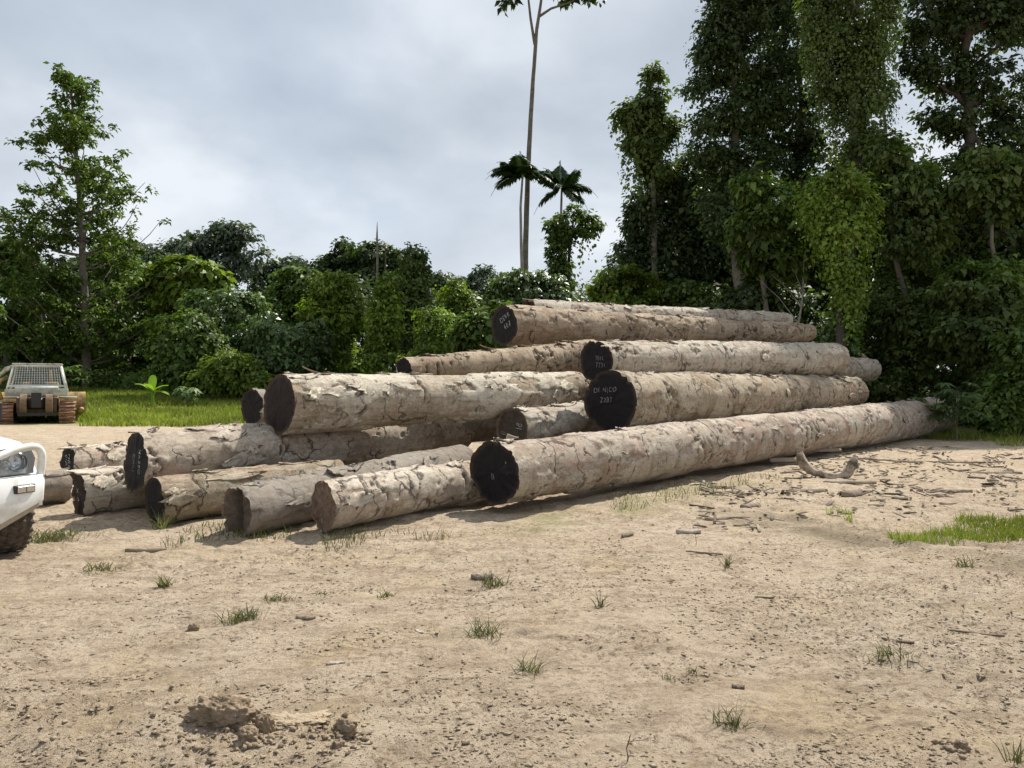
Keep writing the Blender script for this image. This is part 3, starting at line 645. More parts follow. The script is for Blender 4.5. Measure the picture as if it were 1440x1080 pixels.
def make_tree(name, label, cat, Y, base_px, blobs, n, size, leaf='leaf_mid', bark='trunk', tr=0.25, top=None, lean=0.0, seed=0, group=None,
              clump=0.35, per=26, limbs=6, strands=0, slen=(1, 3), droop=0.5, trunk=True, shell=(0.45, 1.05), extra=None, w=0.3, sspread=0.12, carve=0.44):
    n = int(n * 1.35)
    rng = np.random.default_rng(seed + 100)
    bx = (base_px - 720) / F * Y; bz = float(H(np.array([bx]), np.array([Y]))[0])
    root = empty(name, (bx, Y, bz)); org = np.array([bx, Y, bz - 0.05])
    B = px_blobs(blobs, Y); (V, Q), cc = blob_leaves(B, n, size, rng, clump, per, shell, droop, 0.6, carve)
    parts = [(V, Q)]
    BB = np.array(B)
    if strands:
        strands = int(strands * 0.6)
        bi = rng.integers(0, len(B), strands); d = rand_dir(strands, rng); d[:, 2] = np.abs(d[:, 2]) * 0.5 - 0.25
        d[:, 1] = -np.abs(d[:, 1])*np.where(rng.random(strands) < 0.75, 1, -1); d = unit(d)
        t = BB[bi, :3] + d * BB[bi, 3:] * rng.uniform(0.85, 1.05, (strands, 1))
        o = d * np.array([1, 1, 0.2])
        parts.append(strand_leaves(t, rng.uniform(slen[0], slen[1], strands), size * 1.05, rng, step=size * 0.6, outw=o, spread=sspread))
    if extra: parts += extra(rng)
    V, Q = cat_geo(parts)
    keep = None
    mesh_np('crown' if trunk else 'foliage', V - np.array(root.location), Q, M[leaf], root)
    if trunk:
        tp = np.array(top if top is not None else BB[np.argmax(BB[:, 2] + BB[:, 5] * 0.3), :3])
        P = curve_pts(org, tp, 14, 0, tr * 0.35, rng); P[:, 0] += lean * np.sin(np.linspace(0, np.pi, 14))
        rad = np.linspace(tr, tr * 0.28, 14); rad[0] *= 1.45; rad[1] *= 1.1
        v, q = tube(P, rad, 12, 0.12, seed); mesh_np('trunk', v - np.array(root.location), q, M[bark], root, smooth=True)
        order = rng.permutation(len(cc))[:limbs]
        for k in order:
            e = cc[k]; i0 = int(np.clip(np.searchsorted(P[:, 2], e[2] - abs(e[0] - tp[0]) * 0.7 - 0.4), 2, 11))
            br = curve_pts(P[i0], e, 7, 0.12 * np.linalg.norm(e - P[i0]) * 0.5, tr * 0.15, rng)
            v, q = tube(br, np.linspace(tr * 0.34, tr * 0.07, 7), 6); mesh_np('limb', v - np.array(root.location), q, M[bark], root, smooth=True)
    tag(root, label, cat, group)
    return root
T = make_tree
def umbel(px, py, Y, rad, n, size, rng):  # rosette of large drooping leaves at a twig end
    pass

# --- left: tall young pioneer tree with tiers of rosettes
def pioneer_tree():
    Y = 48.0; rng = np.random.default_rng(5); k = Y / F
    b = at(122, 549, Y); b[2] = float(H(np.array([b[0]]), np.array([Y]))[0]) - 0.05
    root = empty('tall_tree', b); top = at(98, 112, Y)
    mid = at(116, 330, Y)
    ts = np.linspace(0, 1, 24)[:, None]
    P = (1 - ts) ** 2 * b + 2 * ts * (1 - ts) * (mid + np.array([0.15, 0, 0])) + ts ** 2 * top
    v, q = tube(P, np.linspace(0.30, 0.04, 24), 12, 0.1, 3); mesh_np('trunk', v - b, q, M['trunk'], root, smooth=True)
    ends = []
    def half(y):  # half width of the crown by picture row
        return np.interp(y, [100, 135, 200, 250, 300, 340, 400, 470, 520], [3, 22, 44, 66, 90, 108, 104, 88, 60])
    rows = []
    y = 118
    while y < 505:
        for _ in range(rng.integers(4, 8)): rows.append(y + rng.uniform(-8, 8))
        y += np.interp(y, [100, 300, 500], [21, 18, 22])
    for yr in rows:
        hw = half(yr) * (rng.uniform(0.95, 1.3) if rng.random() < 0.65 else rng.uniform(0.4, 0.9)); ang = rng.uniform(0, 2 * np.pi)
        t = int(np.clip(np.interp(yr + hw * 0.45, [112, 549], [23, 0]), 1, 22)); s = P[t]
        e = np.array([P[int(np.clip(np.interp(yr, [112, 549], [23, 0]), 0, 23))][0] + math.cos(ang) * hw * k, Y + math.sin(ang) * hw * k * 0.9, at(0, yr, Y)[2] + 0.1])
        br = curve_pts(s, e, 8, -0.13 * np.linalg.norm(e - s), 0.04, rng)
        v, q = tube(br, np.linspace(0.06, 0.015, 8), 5); mesh_np('limb', v - b, q, M['trunk'], root, smooth=True)
        ends.append(e)
        nside = rng.integers(3, 7) if hw > 26 else 1
        for _ in range(nside):
            f = rng.uniform(0.3, 1.0) ** 0.8; j = int(f * 7); ends.append(br[j] + np.array([rng.normal() * 0.5, rng.normal() * 0.5, rng.uniform(0.05, 0.45)]))
    for _ in range(7): ends.append(top + rng.normal(size=3) * np.array([0.22, 0.22, 0.35]) + np.array([0, 0, -0.1]))
    parts = []
    for e in ends:
        for c in range(rng.integers(1, 3) + (1 if e[2] < 11 else 0)):
            cc = e + rng.normal(size=3) * 0.28; n = rng.integers(14, 26)
            az = rng.uniform(0, 2 * np.pi, n); el = rng.uniform(-0.9, 0.5, n)
            D = np.stack([np.cos(az) * np.cos(el), np.sin(az) * np.cos(el), np.sin(el)], -1)
            Nn = unit(np.array([0, 0, 1.0]) + rng.normal(size=(n, 3)) * 0.35 + D * 0.3)
            parts.append(leaf_geo(cc + D * 0.05 + rng.normal(size=(n, 3)) * 0.12, Nn, D, 0.34 * rng.uniform(0.6, 1.2, n), w=0.24, curl=0.25))
    V, Q = cat_geo(parts); mesh_np('crown', V - b, Q, M['leaf_mid'], root)
    tag(root, 'tall open-crowned young tree with tiers of leaf rosettes, behind the bulldozer', 'tree')
pioneer_tree()

T('broadleaf_tree', 'leafy tree cut off by the left edge of the photograph beyond the bulldozer', 'tree', 52, 5, [(5, 375, 40, 40), (-25, 360, 40, 35), (30, 420, 32, 40), (-10, 470, 40, 50), (28, 350, 22, 18)], 9000, 0.32, 'leaf_mid', seed=1)
T('broadleaf_tree', 'round dark tree filling the shade behind the trunk of the tall open-crowned tree', 'tree', 56, 60, [(60, 455, 50, 45), (90, 400, 36, 30), (40, 500, 50, 40), (110, 500, 45, 40), (150, 430, 40, 45)], 16000, 0.32, 'leaf_dark', seed=2)
T('broadleaf_tree', 'dense mid green tree right of the tall open-crowned tree', 'tree', 54, 185, [(165, 385, 38, 32), (190, 430, 42, 36), (150, 470, 38, 40), (205, 400, 25, 25), (185, 500, 45, 45), (165, 340, 20, 16)], 15000, 0.30, 'leaf_mid', seed=3)
T('dead_tree', 'pale bare dead trunk standing in the bushes behind the bulldozer', 'dead tree', 50, 62, [(62, 380, 1.5, 1.5)], 6, 0.05, 'leaf_dark', 'trunk_pale', tr=0.14, top=at(61, 424, 50), limbs=0, seed=4)
# big shrubs / small trees in the left middle distance
T('broadleaf_tree', 'bright green young tree with large hanging leaves above the shrubs', 'tree', 50, 262, [(262, 385, 34, 24), (240, 395, 28, 22), (290, 392, 26, 20), (262, 420, 36, 26)], 5200, 0.42, 'leaf_bright', seed=5, droop=0.9)
T('glossy_shrub', 'glossy pale-leaved shrub rising highest among the shrubs behind the grass', 'shrub', 45, 320, [(320, 428, 52, 20), (290, 425, 34, 16), (352, 440, 36, 22), (330, 470, 52, 34), (310, 510, 50, 36)], 15000, 0.24, 'leaf_gloss', seed=6, tr=0.14)
T('glossy_shrub', 'dark-hearted shrub with yellowish lower leaves beside the banana plant', 'shrub', 42, 265, [(262, 462, 44, 24), (245, 490, 36, 26), (285, 500, 40, 36), (265, 525, 48, 24)], 11000, 0.24, 'leaf_mid', seed=7, tr=0.12)
T('glossy_shrub', 'wide grey-green shrub above the dark log stub', 'shrub', 44, 400, [(400, 465, 44, 26), (372, 480, 34, 24), (430, 480, 36, 28), (400, 512, 56, 36), (350, 515, 34, 36)], 15000, 0.23, 'leaf_gloss', seed=8, tr=0.14)
T('glossy_shrub', 'low shrub with fresh green leaves behind the very thick log end', 'shrub', 40, 335, [(325, 520, 34, 24), (300, 535, 30, 18), (350, 540, 36, 20)], 6500, 0.2, 'leaf_bright', seed=9, tr=0.08)
T('broadleaf_tree', 'light green feathery young tree in the middle of the left treeline', 'tree', 46, 466, [(466, 408, 28, 22), (445, 440, 24, 24), (490, 445, 26, 28), (465, 475, 36, 34), (470, 515, 44, 34), (480, 395, 16, 12)], 12500, 0.24, 'leaf_bright', seed=10, tr=0.12)
T('broadleaf_tree', 'small dark tree squeezed between the feathery young tree and the wide grey-green shrub', 'tree', 52, 430, [(425, 405, 34, 28), (400, 430, 30, 28), (440, 440, 36, 40), (415, 385, 18, 14)], 9000, 0.27, 'leaf_mid', seed=11)
# vine columns
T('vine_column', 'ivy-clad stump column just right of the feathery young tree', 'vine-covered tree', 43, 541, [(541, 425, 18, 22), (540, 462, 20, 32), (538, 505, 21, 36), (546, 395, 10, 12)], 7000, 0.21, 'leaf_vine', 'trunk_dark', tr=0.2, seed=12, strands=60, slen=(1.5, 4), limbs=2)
T('vine_column', 'tallest spire of vines on a dead trunk, left of the slender brown log', 'vine-covered tree', 46, 582, [(581, 368, 17, 20), (580, 400, 24, 26), (585, 440, 28, 36), (588, 490, 36, 46)], 13000, 0.21, 'leaf_vine_dim', 'trunk_dark', tr=0.25, top=at(577, 344, 46), seed=13, strands=110, slen=(1.5, 4), limbs=2)
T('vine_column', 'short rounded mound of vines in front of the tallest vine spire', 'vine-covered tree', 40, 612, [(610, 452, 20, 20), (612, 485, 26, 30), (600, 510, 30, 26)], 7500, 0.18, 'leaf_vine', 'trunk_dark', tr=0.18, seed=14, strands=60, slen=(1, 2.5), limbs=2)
T('vine_column', 'sunlit yellow-green tangle of vines right of the tallest vine spire', 'vine-covered tree', 47, 634, [(632, 412, 22, 20), (650, 440, 24, 26), (630, 460, 30, 30), (655, 478, 28, 30)], 10000, 0.21, 'leaf_bright', 'trunk_dark', tr=0.2, seed=15, strands=50, slen=(1, 2.5), limbs=3)
T('glossy_shrub', 'large-leaved bush touching the black end of the topmost log', 'shrub', 30, 672, [(668, 462, 22, 16), (690, 475, 20, 14), (650, 482, 22, 16), (705, 440, 16, 13), (640, 500, 26, 12)], 3600, 0.24, 'leaf_mid', seed=16, tr=0.07)
T('glossy_shrub', 'bushy crown under the tall bare stem, directly above the topmost log', 'shrub', 38, 742, [(740, 393, 20, 14), (722, 405, 24, 16), (765, 405, 24, 17), (742, 425, 46, 24), (785, 425, 22, 14), (700, 430, 18, 16)], 9500, 0.22, 'leaf_gloss', seed=17, tr=0.12)
T('glossy_shrub', 'bright green spreading bush above the log hidden behind the topmost log', 'shrub', 34, 890, [(880, 395, 34, 18), (855, 410, 26, 16), (910, 405, 32, 20), (885, 430, 50, 22)], 9500, 0.2, 'leaf_bright', seed=18, tr=0.12, droop=0.7)
T('glossy_shrub', 'dull green low bush between the bright spreading bush and the great forest trees', 'shrub', 34, 970, [(960, 415, 34, 18), (1000, 418, 34, 16), (975, 440, 50, 20)], 7000, 0.19, 'leaf_mid', seed=19, tr=0.12)
# bare poles
def pole(label, px, y0, y1, Y, r, mt='deadwood'):
    b = at(px, y0, Y); t = at(px - 1.5, y1, Y)
    b[2] = float(H(np.array([b[0]]), np.array([Y]))[0]) - 0.05
    P = curve_pts(b, t, 12, 0, 0.03, R); v, q = tube(P, np.concatenate([np.linspace(r, r * 0.55, 11), [0.01]]), 10, 0.15, 3)
    o = mesh_np('dead_pole', v, q, M[mt], smooth=True, origin=b); tag(o, label, 'dead tree')
pole('thin bare dead pole poking high out of the ivy-clad stump column', 532, 540, 312, 44, 0.10, 'trunk')
pole('short broken dead spike just right of the thin bare pole', 543, 540, 342, 50, 0.08, 'trunk_dark')
pole('pointed dead tip rising from the tallest vine spire', 575, 540, 340, 46.5, 0.12, 'trunk_dark')

# far treeline
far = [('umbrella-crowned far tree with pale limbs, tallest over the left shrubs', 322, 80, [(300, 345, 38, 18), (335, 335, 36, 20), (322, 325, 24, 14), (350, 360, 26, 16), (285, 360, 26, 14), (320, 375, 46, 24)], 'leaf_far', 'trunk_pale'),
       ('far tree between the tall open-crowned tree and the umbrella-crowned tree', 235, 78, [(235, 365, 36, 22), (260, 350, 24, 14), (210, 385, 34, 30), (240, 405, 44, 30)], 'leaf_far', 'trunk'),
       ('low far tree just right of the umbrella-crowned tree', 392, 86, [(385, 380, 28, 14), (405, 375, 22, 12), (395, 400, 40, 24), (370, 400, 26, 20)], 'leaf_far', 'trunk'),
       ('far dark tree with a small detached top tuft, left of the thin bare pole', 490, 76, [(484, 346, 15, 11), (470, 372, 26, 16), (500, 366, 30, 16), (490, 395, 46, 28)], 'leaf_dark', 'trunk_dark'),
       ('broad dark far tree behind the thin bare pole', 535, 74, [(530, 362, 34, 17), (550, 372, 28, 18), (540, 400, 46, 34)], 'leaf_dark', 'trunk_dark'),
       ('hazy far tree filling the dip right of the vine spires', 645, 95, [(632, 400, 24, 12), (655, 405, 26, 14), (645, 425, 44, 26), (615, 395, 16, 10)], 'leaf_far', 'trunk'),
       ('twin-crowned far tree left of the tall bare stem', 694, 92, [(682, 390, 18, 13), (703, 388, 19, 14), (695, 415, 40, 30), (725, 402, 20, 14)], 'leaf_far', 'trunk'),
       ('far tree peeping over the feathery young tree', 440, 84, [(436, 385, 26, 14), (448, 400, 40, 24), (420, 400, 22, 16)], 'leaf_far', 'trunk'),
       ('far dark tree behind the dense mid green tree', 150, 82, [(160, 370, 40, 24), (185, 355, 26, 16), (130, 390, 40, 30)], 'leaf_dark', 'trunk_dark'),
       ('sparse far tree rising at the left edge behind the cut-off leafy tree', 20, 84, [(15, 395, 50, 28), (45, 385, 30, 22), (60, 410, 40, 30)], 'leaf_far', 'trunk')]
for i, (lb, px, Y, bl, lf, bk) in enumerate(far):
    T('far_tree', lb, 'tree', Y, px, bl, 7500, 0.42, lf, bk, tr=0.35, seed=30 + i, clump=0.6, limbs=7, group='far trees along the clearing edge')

# --- the tall bare-stemmed tree
def tall_stem():
    Y = 62; rng = np.random.default_rng(9); b = at(738, 545, Y); b[2] = float(H(np.array([b[0]]), np.array([Y]))[0]) - .05
    root = empty('emergent_tree', b)
    pts = [b, at(738, 450, Y), at(739, 360, Y), at(740, 300, Y), at(743, 220, Y), at(747, 150, Y), at(751, 90, Y), at(755, 40, Y)]
    P = np.array(pts); t = np.linspace(0, 1, len(P)); tt = np.linspace(0, 1, 40); PP = np.stack([np.interp(tt, t, P[:, i]) for i in range(3)], -1)
    PP[:, 0] += 0.012 * np.sin(tt * 50)
    for _ in range(30): PP[1:-1] = (PP[:-2] + 2 * PP[1:-1] + PP[2:]) / 4
    v, q = tube(PP, np.linspace(0.27, 0.13, 40), 12, 0.12, 3); mesh_np('trunk', v - b, q, M['trunk'], root, smooth=True)
    for pl, r in (([at(755, 40, Y), at(760, 8, Y), at(765, -30, Y)], (0.14, 0.08)), ([at(752, 62, Y), at(746, 25, Y), at(741, -20, Y)], (0.13, 0.07)), ([at(757, 24, Y), at(775, 12, Y), at(800, 4, Y), at(835, -14, Y)], (0.12, 0.05)), ([at(741, -20, Y), at(725, -25, Y), at(712, -12, Y)], (.06, .04))):
        v, q = tube(np.array(pl), np.linspace(r[0], r[1], len(pl)), 8); mesh_np('limb', v - b, q, M['trunk'], root, smooth=True)
    bl = px_blobs([(714, 4, 10, 9), (765, -30, 24, 20), (798, -4, 20, 10), (845, 2, 8, 10), (826, -22, 24, 18), (735, -35, 30, 22), (780, -55, 60, 28)], Y)
    (V, Q), _ = blob_leaves(bl, 5200, 0.45, rng, 0.5, 24)
    mesh_np('crown', V - b, Q, M['leaf_dark'], root)
    tag(root, 'very tall tree with a long bare stem forking at the top edge of the photograph', 'tree')
tall_stem()
# --- palms
def palm(label, cx, cy, Y, stem, R_, angs, seed, name='palm_tree'):
    rng = np.random.default_rng(seed); b = at(stem[-1][0], 540, Y); b[2] = float(H(np.array([b[0]]), np.array([Y]))[0]) - .05
    root = empty(name, b); k = Y / F
    angs = list(angs) + [(a_ + 23, e_ + 12, l_ * 0.85) for a_, e_, l_ in angs[::2]]
    P = np.array([b] + [at(px, py, Y) for px, py in stem[::-1]] + [at(cx, cy, Y)])
    t = np.linspace(0, 1, len(P)); tt = np.linspace(0, 1, 24); PP = np.stack([np.interp(tt, t, P[:, i]) for i in range(3)], -1)
    v, q = tube(PP, np.linspace(0.16, 0.08, 24), 10, 0.05, 1); mesh_np('trunk', v - b, q, M['trunk_pale'], root, smooth=True)
    c = at(cx, cy, Y)
    for (az, el, Lf) in angs:
        az = math.radians(az); el = math.radians(el); L_ = Lf * R_ * k
        m = 26; s = np.linspace(0, 1, m); hd = np.array([math.cos(az), math.sin(az), 0])
        rise = np.sin(el) * s - 0.5 * s ** 2.4 * (0.3 + max(0, math.cos(el)) * 0.7); run = np.cos(el) * s * (1 - 0.12 * s ** 2) + 0.02
        rach = c + L_ * (run[:, None] * hd + rise[:, None] * np.array([0, 0, 1]))
        v1, q1 = tube(rach, np.linspace(0.035, 0.008, m), 5)
        G = Geo(); G.add(v1, q1)
        o = G.build('frond', M['palm'], root, origin=None); o.data.transform(Matrix.Translation(-Vector(b)))
        Tn = unit(np.gradient(rach, axis=0)); sd_ = unit(np.cross(Tn, np.array([0, 0, 1.0]))); upv = np.cross(sd_, Tn)
        Ps, Ds, Ns, Sz = [], [], [], []
        for sgn in (-1, 1):
            for i in range(2, m * 2 - 2):
                f = i / (m * 2 - 1); j = int(f * (m - 1)); p = rach[j] + (rach[min(j + 1, m - 1)] - rach[j]) * (f * (m - 1) - j)
                Ps.append(p); Ds.append(sd_[j] * sgn * 0.75 + Tn[j] * 0.55 + np.array([0, 0, -0.75 - 0.2 * rng.random()])); Ns.append(upv[j] + sd_[j] * sgn * 0.3 + rng.normal(size=3) * 0.1)
                Sz.append(L_ * 0.30 * math.sin(min(1, f * 1.15 + 0.12) * math.pi) ** 0.6 + 0.1)
        V, Q = leaf_geo(np.array(Ps), unit(np.array(Ns)), unit(np.array(Ds)), np.array(Sz), w=0.11, fold=0.01, curl=0.1)
        mesh_np('leaflets', V - b, Q, M['palm'], root)
    tag(root, label, 'palm tree')
palm('palm with drooping fronds immediately left of the long bare stem', 735, 246, 60, [(732, 290), (733, 350), (735, 400)], 66,
     [(170, 30, 1.0), (150, 5, 0.9), (195, 18, 0.95), (20, 22, 0.95), (345, 5, 0.85), (100, 70, 0.9), (80, 60, 0.8), (250, 50, 0.8), (60, 40, 0.8), (285, 25, .8), (130, 50, 0.85)], 1)
palm('smaller palm right of the long bare stem, above the vine-hung snag', 790, 264, 62, [(789, 300), (790, 360), (790, 400)], 60,
     [(175, 35, 0.9), (160, -15, 0.8), (5, 15, 1.0), (20, -10, 0.8), (100, 75, 0.95), (200, 55, 0.9), (330, 50, 0.9), (250, 10, 0.8), (300, -20, 0.8), (60, 60, 0.8)], 2)
# --- vine hung snags
T('vine_snag', 'round-headed snag smothered in hanging vines below the smaller palm', 'vine-covered tree', 50, 786, [(806, 312, 24, 20), (788, 325, 18, 24), (828, 318, 16, 18), (785, 355, 13, 28), (788, 385, 15, 24), (790, 415, 20, 22)], 6500, 0.24, 'leaf_mid', 'trunk_dark', tr=0.22, seed=50, strands=46, slen=(0.8, 2.8), limbs=4, w=0.36, carve=0.36)
T('vine_snag', 'tall ragged vine-draped snag with a pointed top at the left end of the forest', 'vine-covered tree', 36, 925, [(918, 108, 9, 16), (919, 140, 16, 18), (905, 158, 26, 20), (885, 172, 20, 24), (930, 178, 20, 26), (912, 205, 26, 22), (893, 205, 14, 18), (928, 232, 22, 30), (912, 250, 16, 24)], 11000, 0.19, 'leaf_vine_dim', 'trunk', tr=0.22, top=at(917, 92, 36), seed=51, strands=95, slen=(0.6, 2.2), limbs=7)
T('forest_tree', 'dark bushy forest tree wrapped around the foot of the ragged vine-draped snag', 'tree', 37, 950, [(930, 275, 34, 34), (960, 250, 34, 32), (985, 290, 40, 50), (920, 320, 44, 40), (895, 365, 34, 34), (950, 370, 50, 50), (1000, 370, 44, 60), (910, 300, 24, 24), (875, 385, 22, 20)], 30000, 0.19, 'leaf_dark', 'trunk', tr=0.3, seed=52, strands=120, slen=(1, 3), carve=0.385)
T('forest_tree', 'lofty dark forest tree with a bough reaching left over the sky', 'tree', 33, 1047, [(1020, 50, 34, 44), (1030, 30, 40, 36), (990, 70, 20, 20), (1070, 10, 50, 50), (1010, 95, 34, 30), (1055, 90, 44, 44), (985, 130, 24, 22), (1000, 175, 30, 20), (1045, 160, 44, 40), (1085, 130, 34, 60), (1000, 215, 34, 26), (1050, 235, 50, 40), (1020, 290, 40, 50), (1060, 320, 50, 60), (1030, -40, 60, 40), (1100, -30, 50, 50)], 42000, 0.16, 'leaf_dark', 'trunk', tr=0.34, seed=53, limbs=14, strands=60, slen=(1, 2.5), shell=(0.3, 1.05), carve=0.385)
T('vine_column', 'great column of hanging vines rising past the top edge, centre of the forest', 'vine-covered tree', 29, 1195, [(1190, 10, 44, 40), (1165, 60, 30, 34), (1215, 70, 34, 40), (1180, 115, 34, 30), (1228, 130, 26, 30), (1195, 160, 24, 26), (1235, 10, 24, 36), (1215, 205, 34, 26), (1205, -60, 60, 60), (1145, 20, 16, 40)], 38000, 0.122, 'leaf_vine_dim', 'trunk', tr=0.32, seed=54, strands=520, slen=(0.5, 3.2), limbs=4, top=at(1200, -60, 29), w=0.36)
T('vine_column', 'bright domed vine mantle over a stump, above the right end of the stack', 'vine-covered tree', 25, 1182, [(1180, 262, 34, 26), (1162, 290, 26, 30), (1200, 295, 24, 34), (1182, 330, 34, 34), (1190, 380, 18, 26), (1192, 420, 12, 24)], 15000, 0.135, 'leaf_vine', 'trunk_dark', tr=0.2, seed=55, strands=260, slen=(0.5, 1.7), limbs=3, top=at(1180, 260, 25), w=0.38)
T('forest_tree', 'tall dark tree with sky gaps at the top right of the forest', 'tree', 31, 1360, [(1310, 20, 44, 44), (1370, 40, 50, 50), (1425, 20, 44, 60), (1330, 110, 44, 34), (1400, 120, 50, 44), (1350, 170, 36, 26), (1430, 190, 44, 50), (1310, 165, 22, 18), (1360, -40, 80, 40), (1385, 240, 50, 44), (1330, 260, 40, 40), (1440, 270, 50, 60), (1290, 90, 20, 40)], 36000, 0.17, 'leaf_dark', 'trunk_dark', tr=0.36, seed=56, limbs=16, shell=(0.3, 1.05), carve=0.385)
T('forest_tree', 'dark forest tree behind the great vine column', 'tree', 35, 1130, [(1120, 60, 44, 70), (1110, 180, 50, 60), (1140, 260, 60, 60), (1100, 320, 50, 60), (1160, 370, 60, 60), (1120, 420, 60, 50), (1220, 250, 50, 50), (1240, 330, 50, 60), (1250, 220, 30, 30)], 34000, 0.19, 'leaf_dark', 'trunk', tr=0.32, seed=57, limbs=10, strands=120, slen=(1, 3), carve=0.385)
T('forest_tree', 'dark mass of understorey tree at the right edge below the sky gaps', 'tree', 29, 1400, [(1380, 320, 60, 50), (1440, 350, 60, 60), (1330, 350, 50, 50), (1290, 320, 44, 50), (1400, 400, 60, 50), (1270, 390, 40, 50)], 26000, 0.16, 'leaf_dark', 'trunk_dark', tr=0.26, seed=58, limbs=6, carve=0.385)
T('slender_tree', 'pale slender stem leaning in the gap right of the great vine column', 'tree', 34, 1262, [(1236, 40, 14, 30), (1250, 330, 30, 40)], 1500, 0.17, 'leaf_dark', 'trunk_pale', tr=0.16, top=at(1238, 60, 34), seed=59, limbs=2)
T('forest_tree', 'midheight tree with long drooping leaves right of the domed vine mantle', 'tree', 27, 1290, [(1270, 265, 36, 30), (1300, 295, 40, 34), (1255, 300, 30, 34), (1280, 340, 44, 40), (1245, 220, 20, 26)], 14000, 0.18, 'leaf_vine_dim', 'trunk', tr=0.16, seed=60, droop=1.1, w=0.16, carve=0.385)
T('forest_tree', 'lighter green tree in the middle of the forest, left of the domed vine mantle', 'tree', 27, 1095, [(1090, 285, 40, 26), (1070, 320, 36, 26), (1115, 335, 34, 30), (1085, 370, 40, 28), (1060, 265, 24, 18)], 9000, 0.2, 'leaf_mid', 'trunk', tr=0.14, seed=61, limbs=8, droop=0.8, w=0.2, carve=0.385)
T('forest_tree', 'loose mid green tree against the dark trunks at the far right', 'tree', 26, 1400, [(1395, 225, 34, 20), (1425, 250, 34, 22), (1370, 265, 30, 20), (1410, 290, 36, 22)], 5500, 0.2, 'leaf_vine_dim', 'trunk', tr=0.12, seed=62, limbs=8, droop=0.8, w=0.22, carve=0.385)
T('bare_tree', 'thin dead tree with bare forked boughs low in the forest, left of the vine mantle', 'dead tree', 26.5, 1110, [(1085, 400, 50, 40), (1140, 380, 30, 30)], 30, 0.1, 'leaf_dark', 'trunk_pale', tr=0.06, top=at(1135, 330, 26.5), seed=63, limbs=6, per=4)
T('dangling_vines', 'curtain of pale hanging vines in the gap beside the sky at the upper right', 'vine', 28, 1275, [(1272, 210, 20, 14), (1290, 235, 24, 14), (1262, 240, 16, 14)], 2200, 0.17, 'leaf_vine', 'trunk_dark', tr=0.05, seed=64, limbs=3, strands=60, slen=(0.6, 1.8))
# right-hand understorey shrubs
rs = [('mid green shrub hugging the edge of the forest at the far right', 1400, 24, [(1390, 420, 44, 36), (1430, 450, 40, 40), (1370, 470, 50, 40), (1420, 520, 50, 50), (1360, 400, 34, 26)], 17000, 0.17, 'leaf_vine_dim'),
      ('broad dim shrub behind the far end of the longest log', 1300, 26.2, [(1300, 460, 44, 40), (1340, 500, 50, 44), (1280, 510, 40, 36), (1370, 550, 50, 40), (1250, 540, 34, 26), (1270, 445, 30, 30)], 17000, 0.16, 'leaf_vine_dim'),
      ('yellowish-leaved shrub over the black hollow above the projecting log end', 1250, 27.5, [(1245, 430, 34, 34), (1235, 480, 30, 30), (1290, 400, 34, 30), (1225, 520, 26, 20)], 7500, 0.14, 'leaf_vine_dim'),
      ('pale green shrub standing right behind the 7221 log end', 1178, 26.5, [(1175, 455, 24, 18), (1170, 480, 26, 20), (1190, 500, 24, 16), (1185, 440, 14, 12)], 3800, 0.16, 'leaf_gloss'),
      ('dark shrub between the topmost log and the pale green shrub', 1090, 28, [(1060, 430, 50, 34), (1110, 440, 40, 36), (1140, 470, 34, 34)], 10000, 0.16, 'leaf_dark'),
      ('shrub at the right edge above the strip of far grass', 1440, 21.5, [(1440, 560, 40, 40), (1410, 580, 30, 26), (1455, 500, 40, 44)], 7000, 0.15, 'leaf_mid'),
      ('brighter leafy shrub in the upper right understorey', 1360, 25.5, [(1355, 395, 34, 24), (1390, 385, 30, 26), (1330, 420, 30, 24)], 5500, 0.16, 'leaf_mid')]
for i, (lb, px, Y, bl, n, sz, lf) in enumerate(rs):
    T('forest_shrub', lb, 'shrub', Y, px, bl, n, sz, lf, 'trunk_dark', tr=0.08, seed=70 + i, limbs=5, clump=0.28)
# young plant with palmate leaves at the log's far end
def palmate(label, px, Y, hgt, n, seed, mt='leaf_gloss', name='young_palmate_plant', size=0.42):
    rng = np.random.default_rng(seed); b = at(px, 540, Y); b[2] = float(HG(np.array([b[0]]), np.array([Y]))[0]) - 0.02
    root = empty(name, b)
    v, q = tube(curve_pts(np.zeros(3), np.array([0.05, 0, hgt]), 8, 0, 0.01, rng), np.linspace(0.025, 0.01, 8), 6); mesh_np('stem', v, q, M['trunk'], root, smooth=True)
    for i in range(n):
        z = hgt * rng.uniform(0.35, 1.0); az = rng.uniform(0, 2 * np.pi); l = rng.uniform(0.3, 0.7) * (1.25 - z / hgt * 0.5) * hgt / 1.3
        e = np.array([math.cos(az) * l, math.sin(az) * l, z + rng.uniform(0.0, 0.25)]); s = np.array([0.02, 0, z * 0.85])
        v, q = tube(curve_pts(s, e, 5), 0.007, 4)
        m = 8; a = np.arange(m) / m * 2 * np.pi
        D = np.stack([np.cos(a), np.sin(a), np.full(m, -0.25)], -1); Nn = unit(np.tile([0.1, -0.15, 1.0], (m, 1)) + rng.normal(size=(1, 3)) * 0.2)
        lv = leaf_geo(np.tile(e, (m, 1)), Nn, D, size * rng.uniform(0.7, 1.0), w=0.16, curl=0.2)
        V, Q = cat_geo([(v, q), lv]); mesh_np('leaf', V, Q, M[mt], root)
    tag(root, label, 'plant')
palmate('waist-high young plant with star-shaped leaves at the far end of the longest log', 1345, 20.5, 1.35, 34, 1, size=0.34)
palmate('second star-leaved young plant close against the tip of the longest log', 1315, 21.5, 1.1, 20, 2, size=0.34)
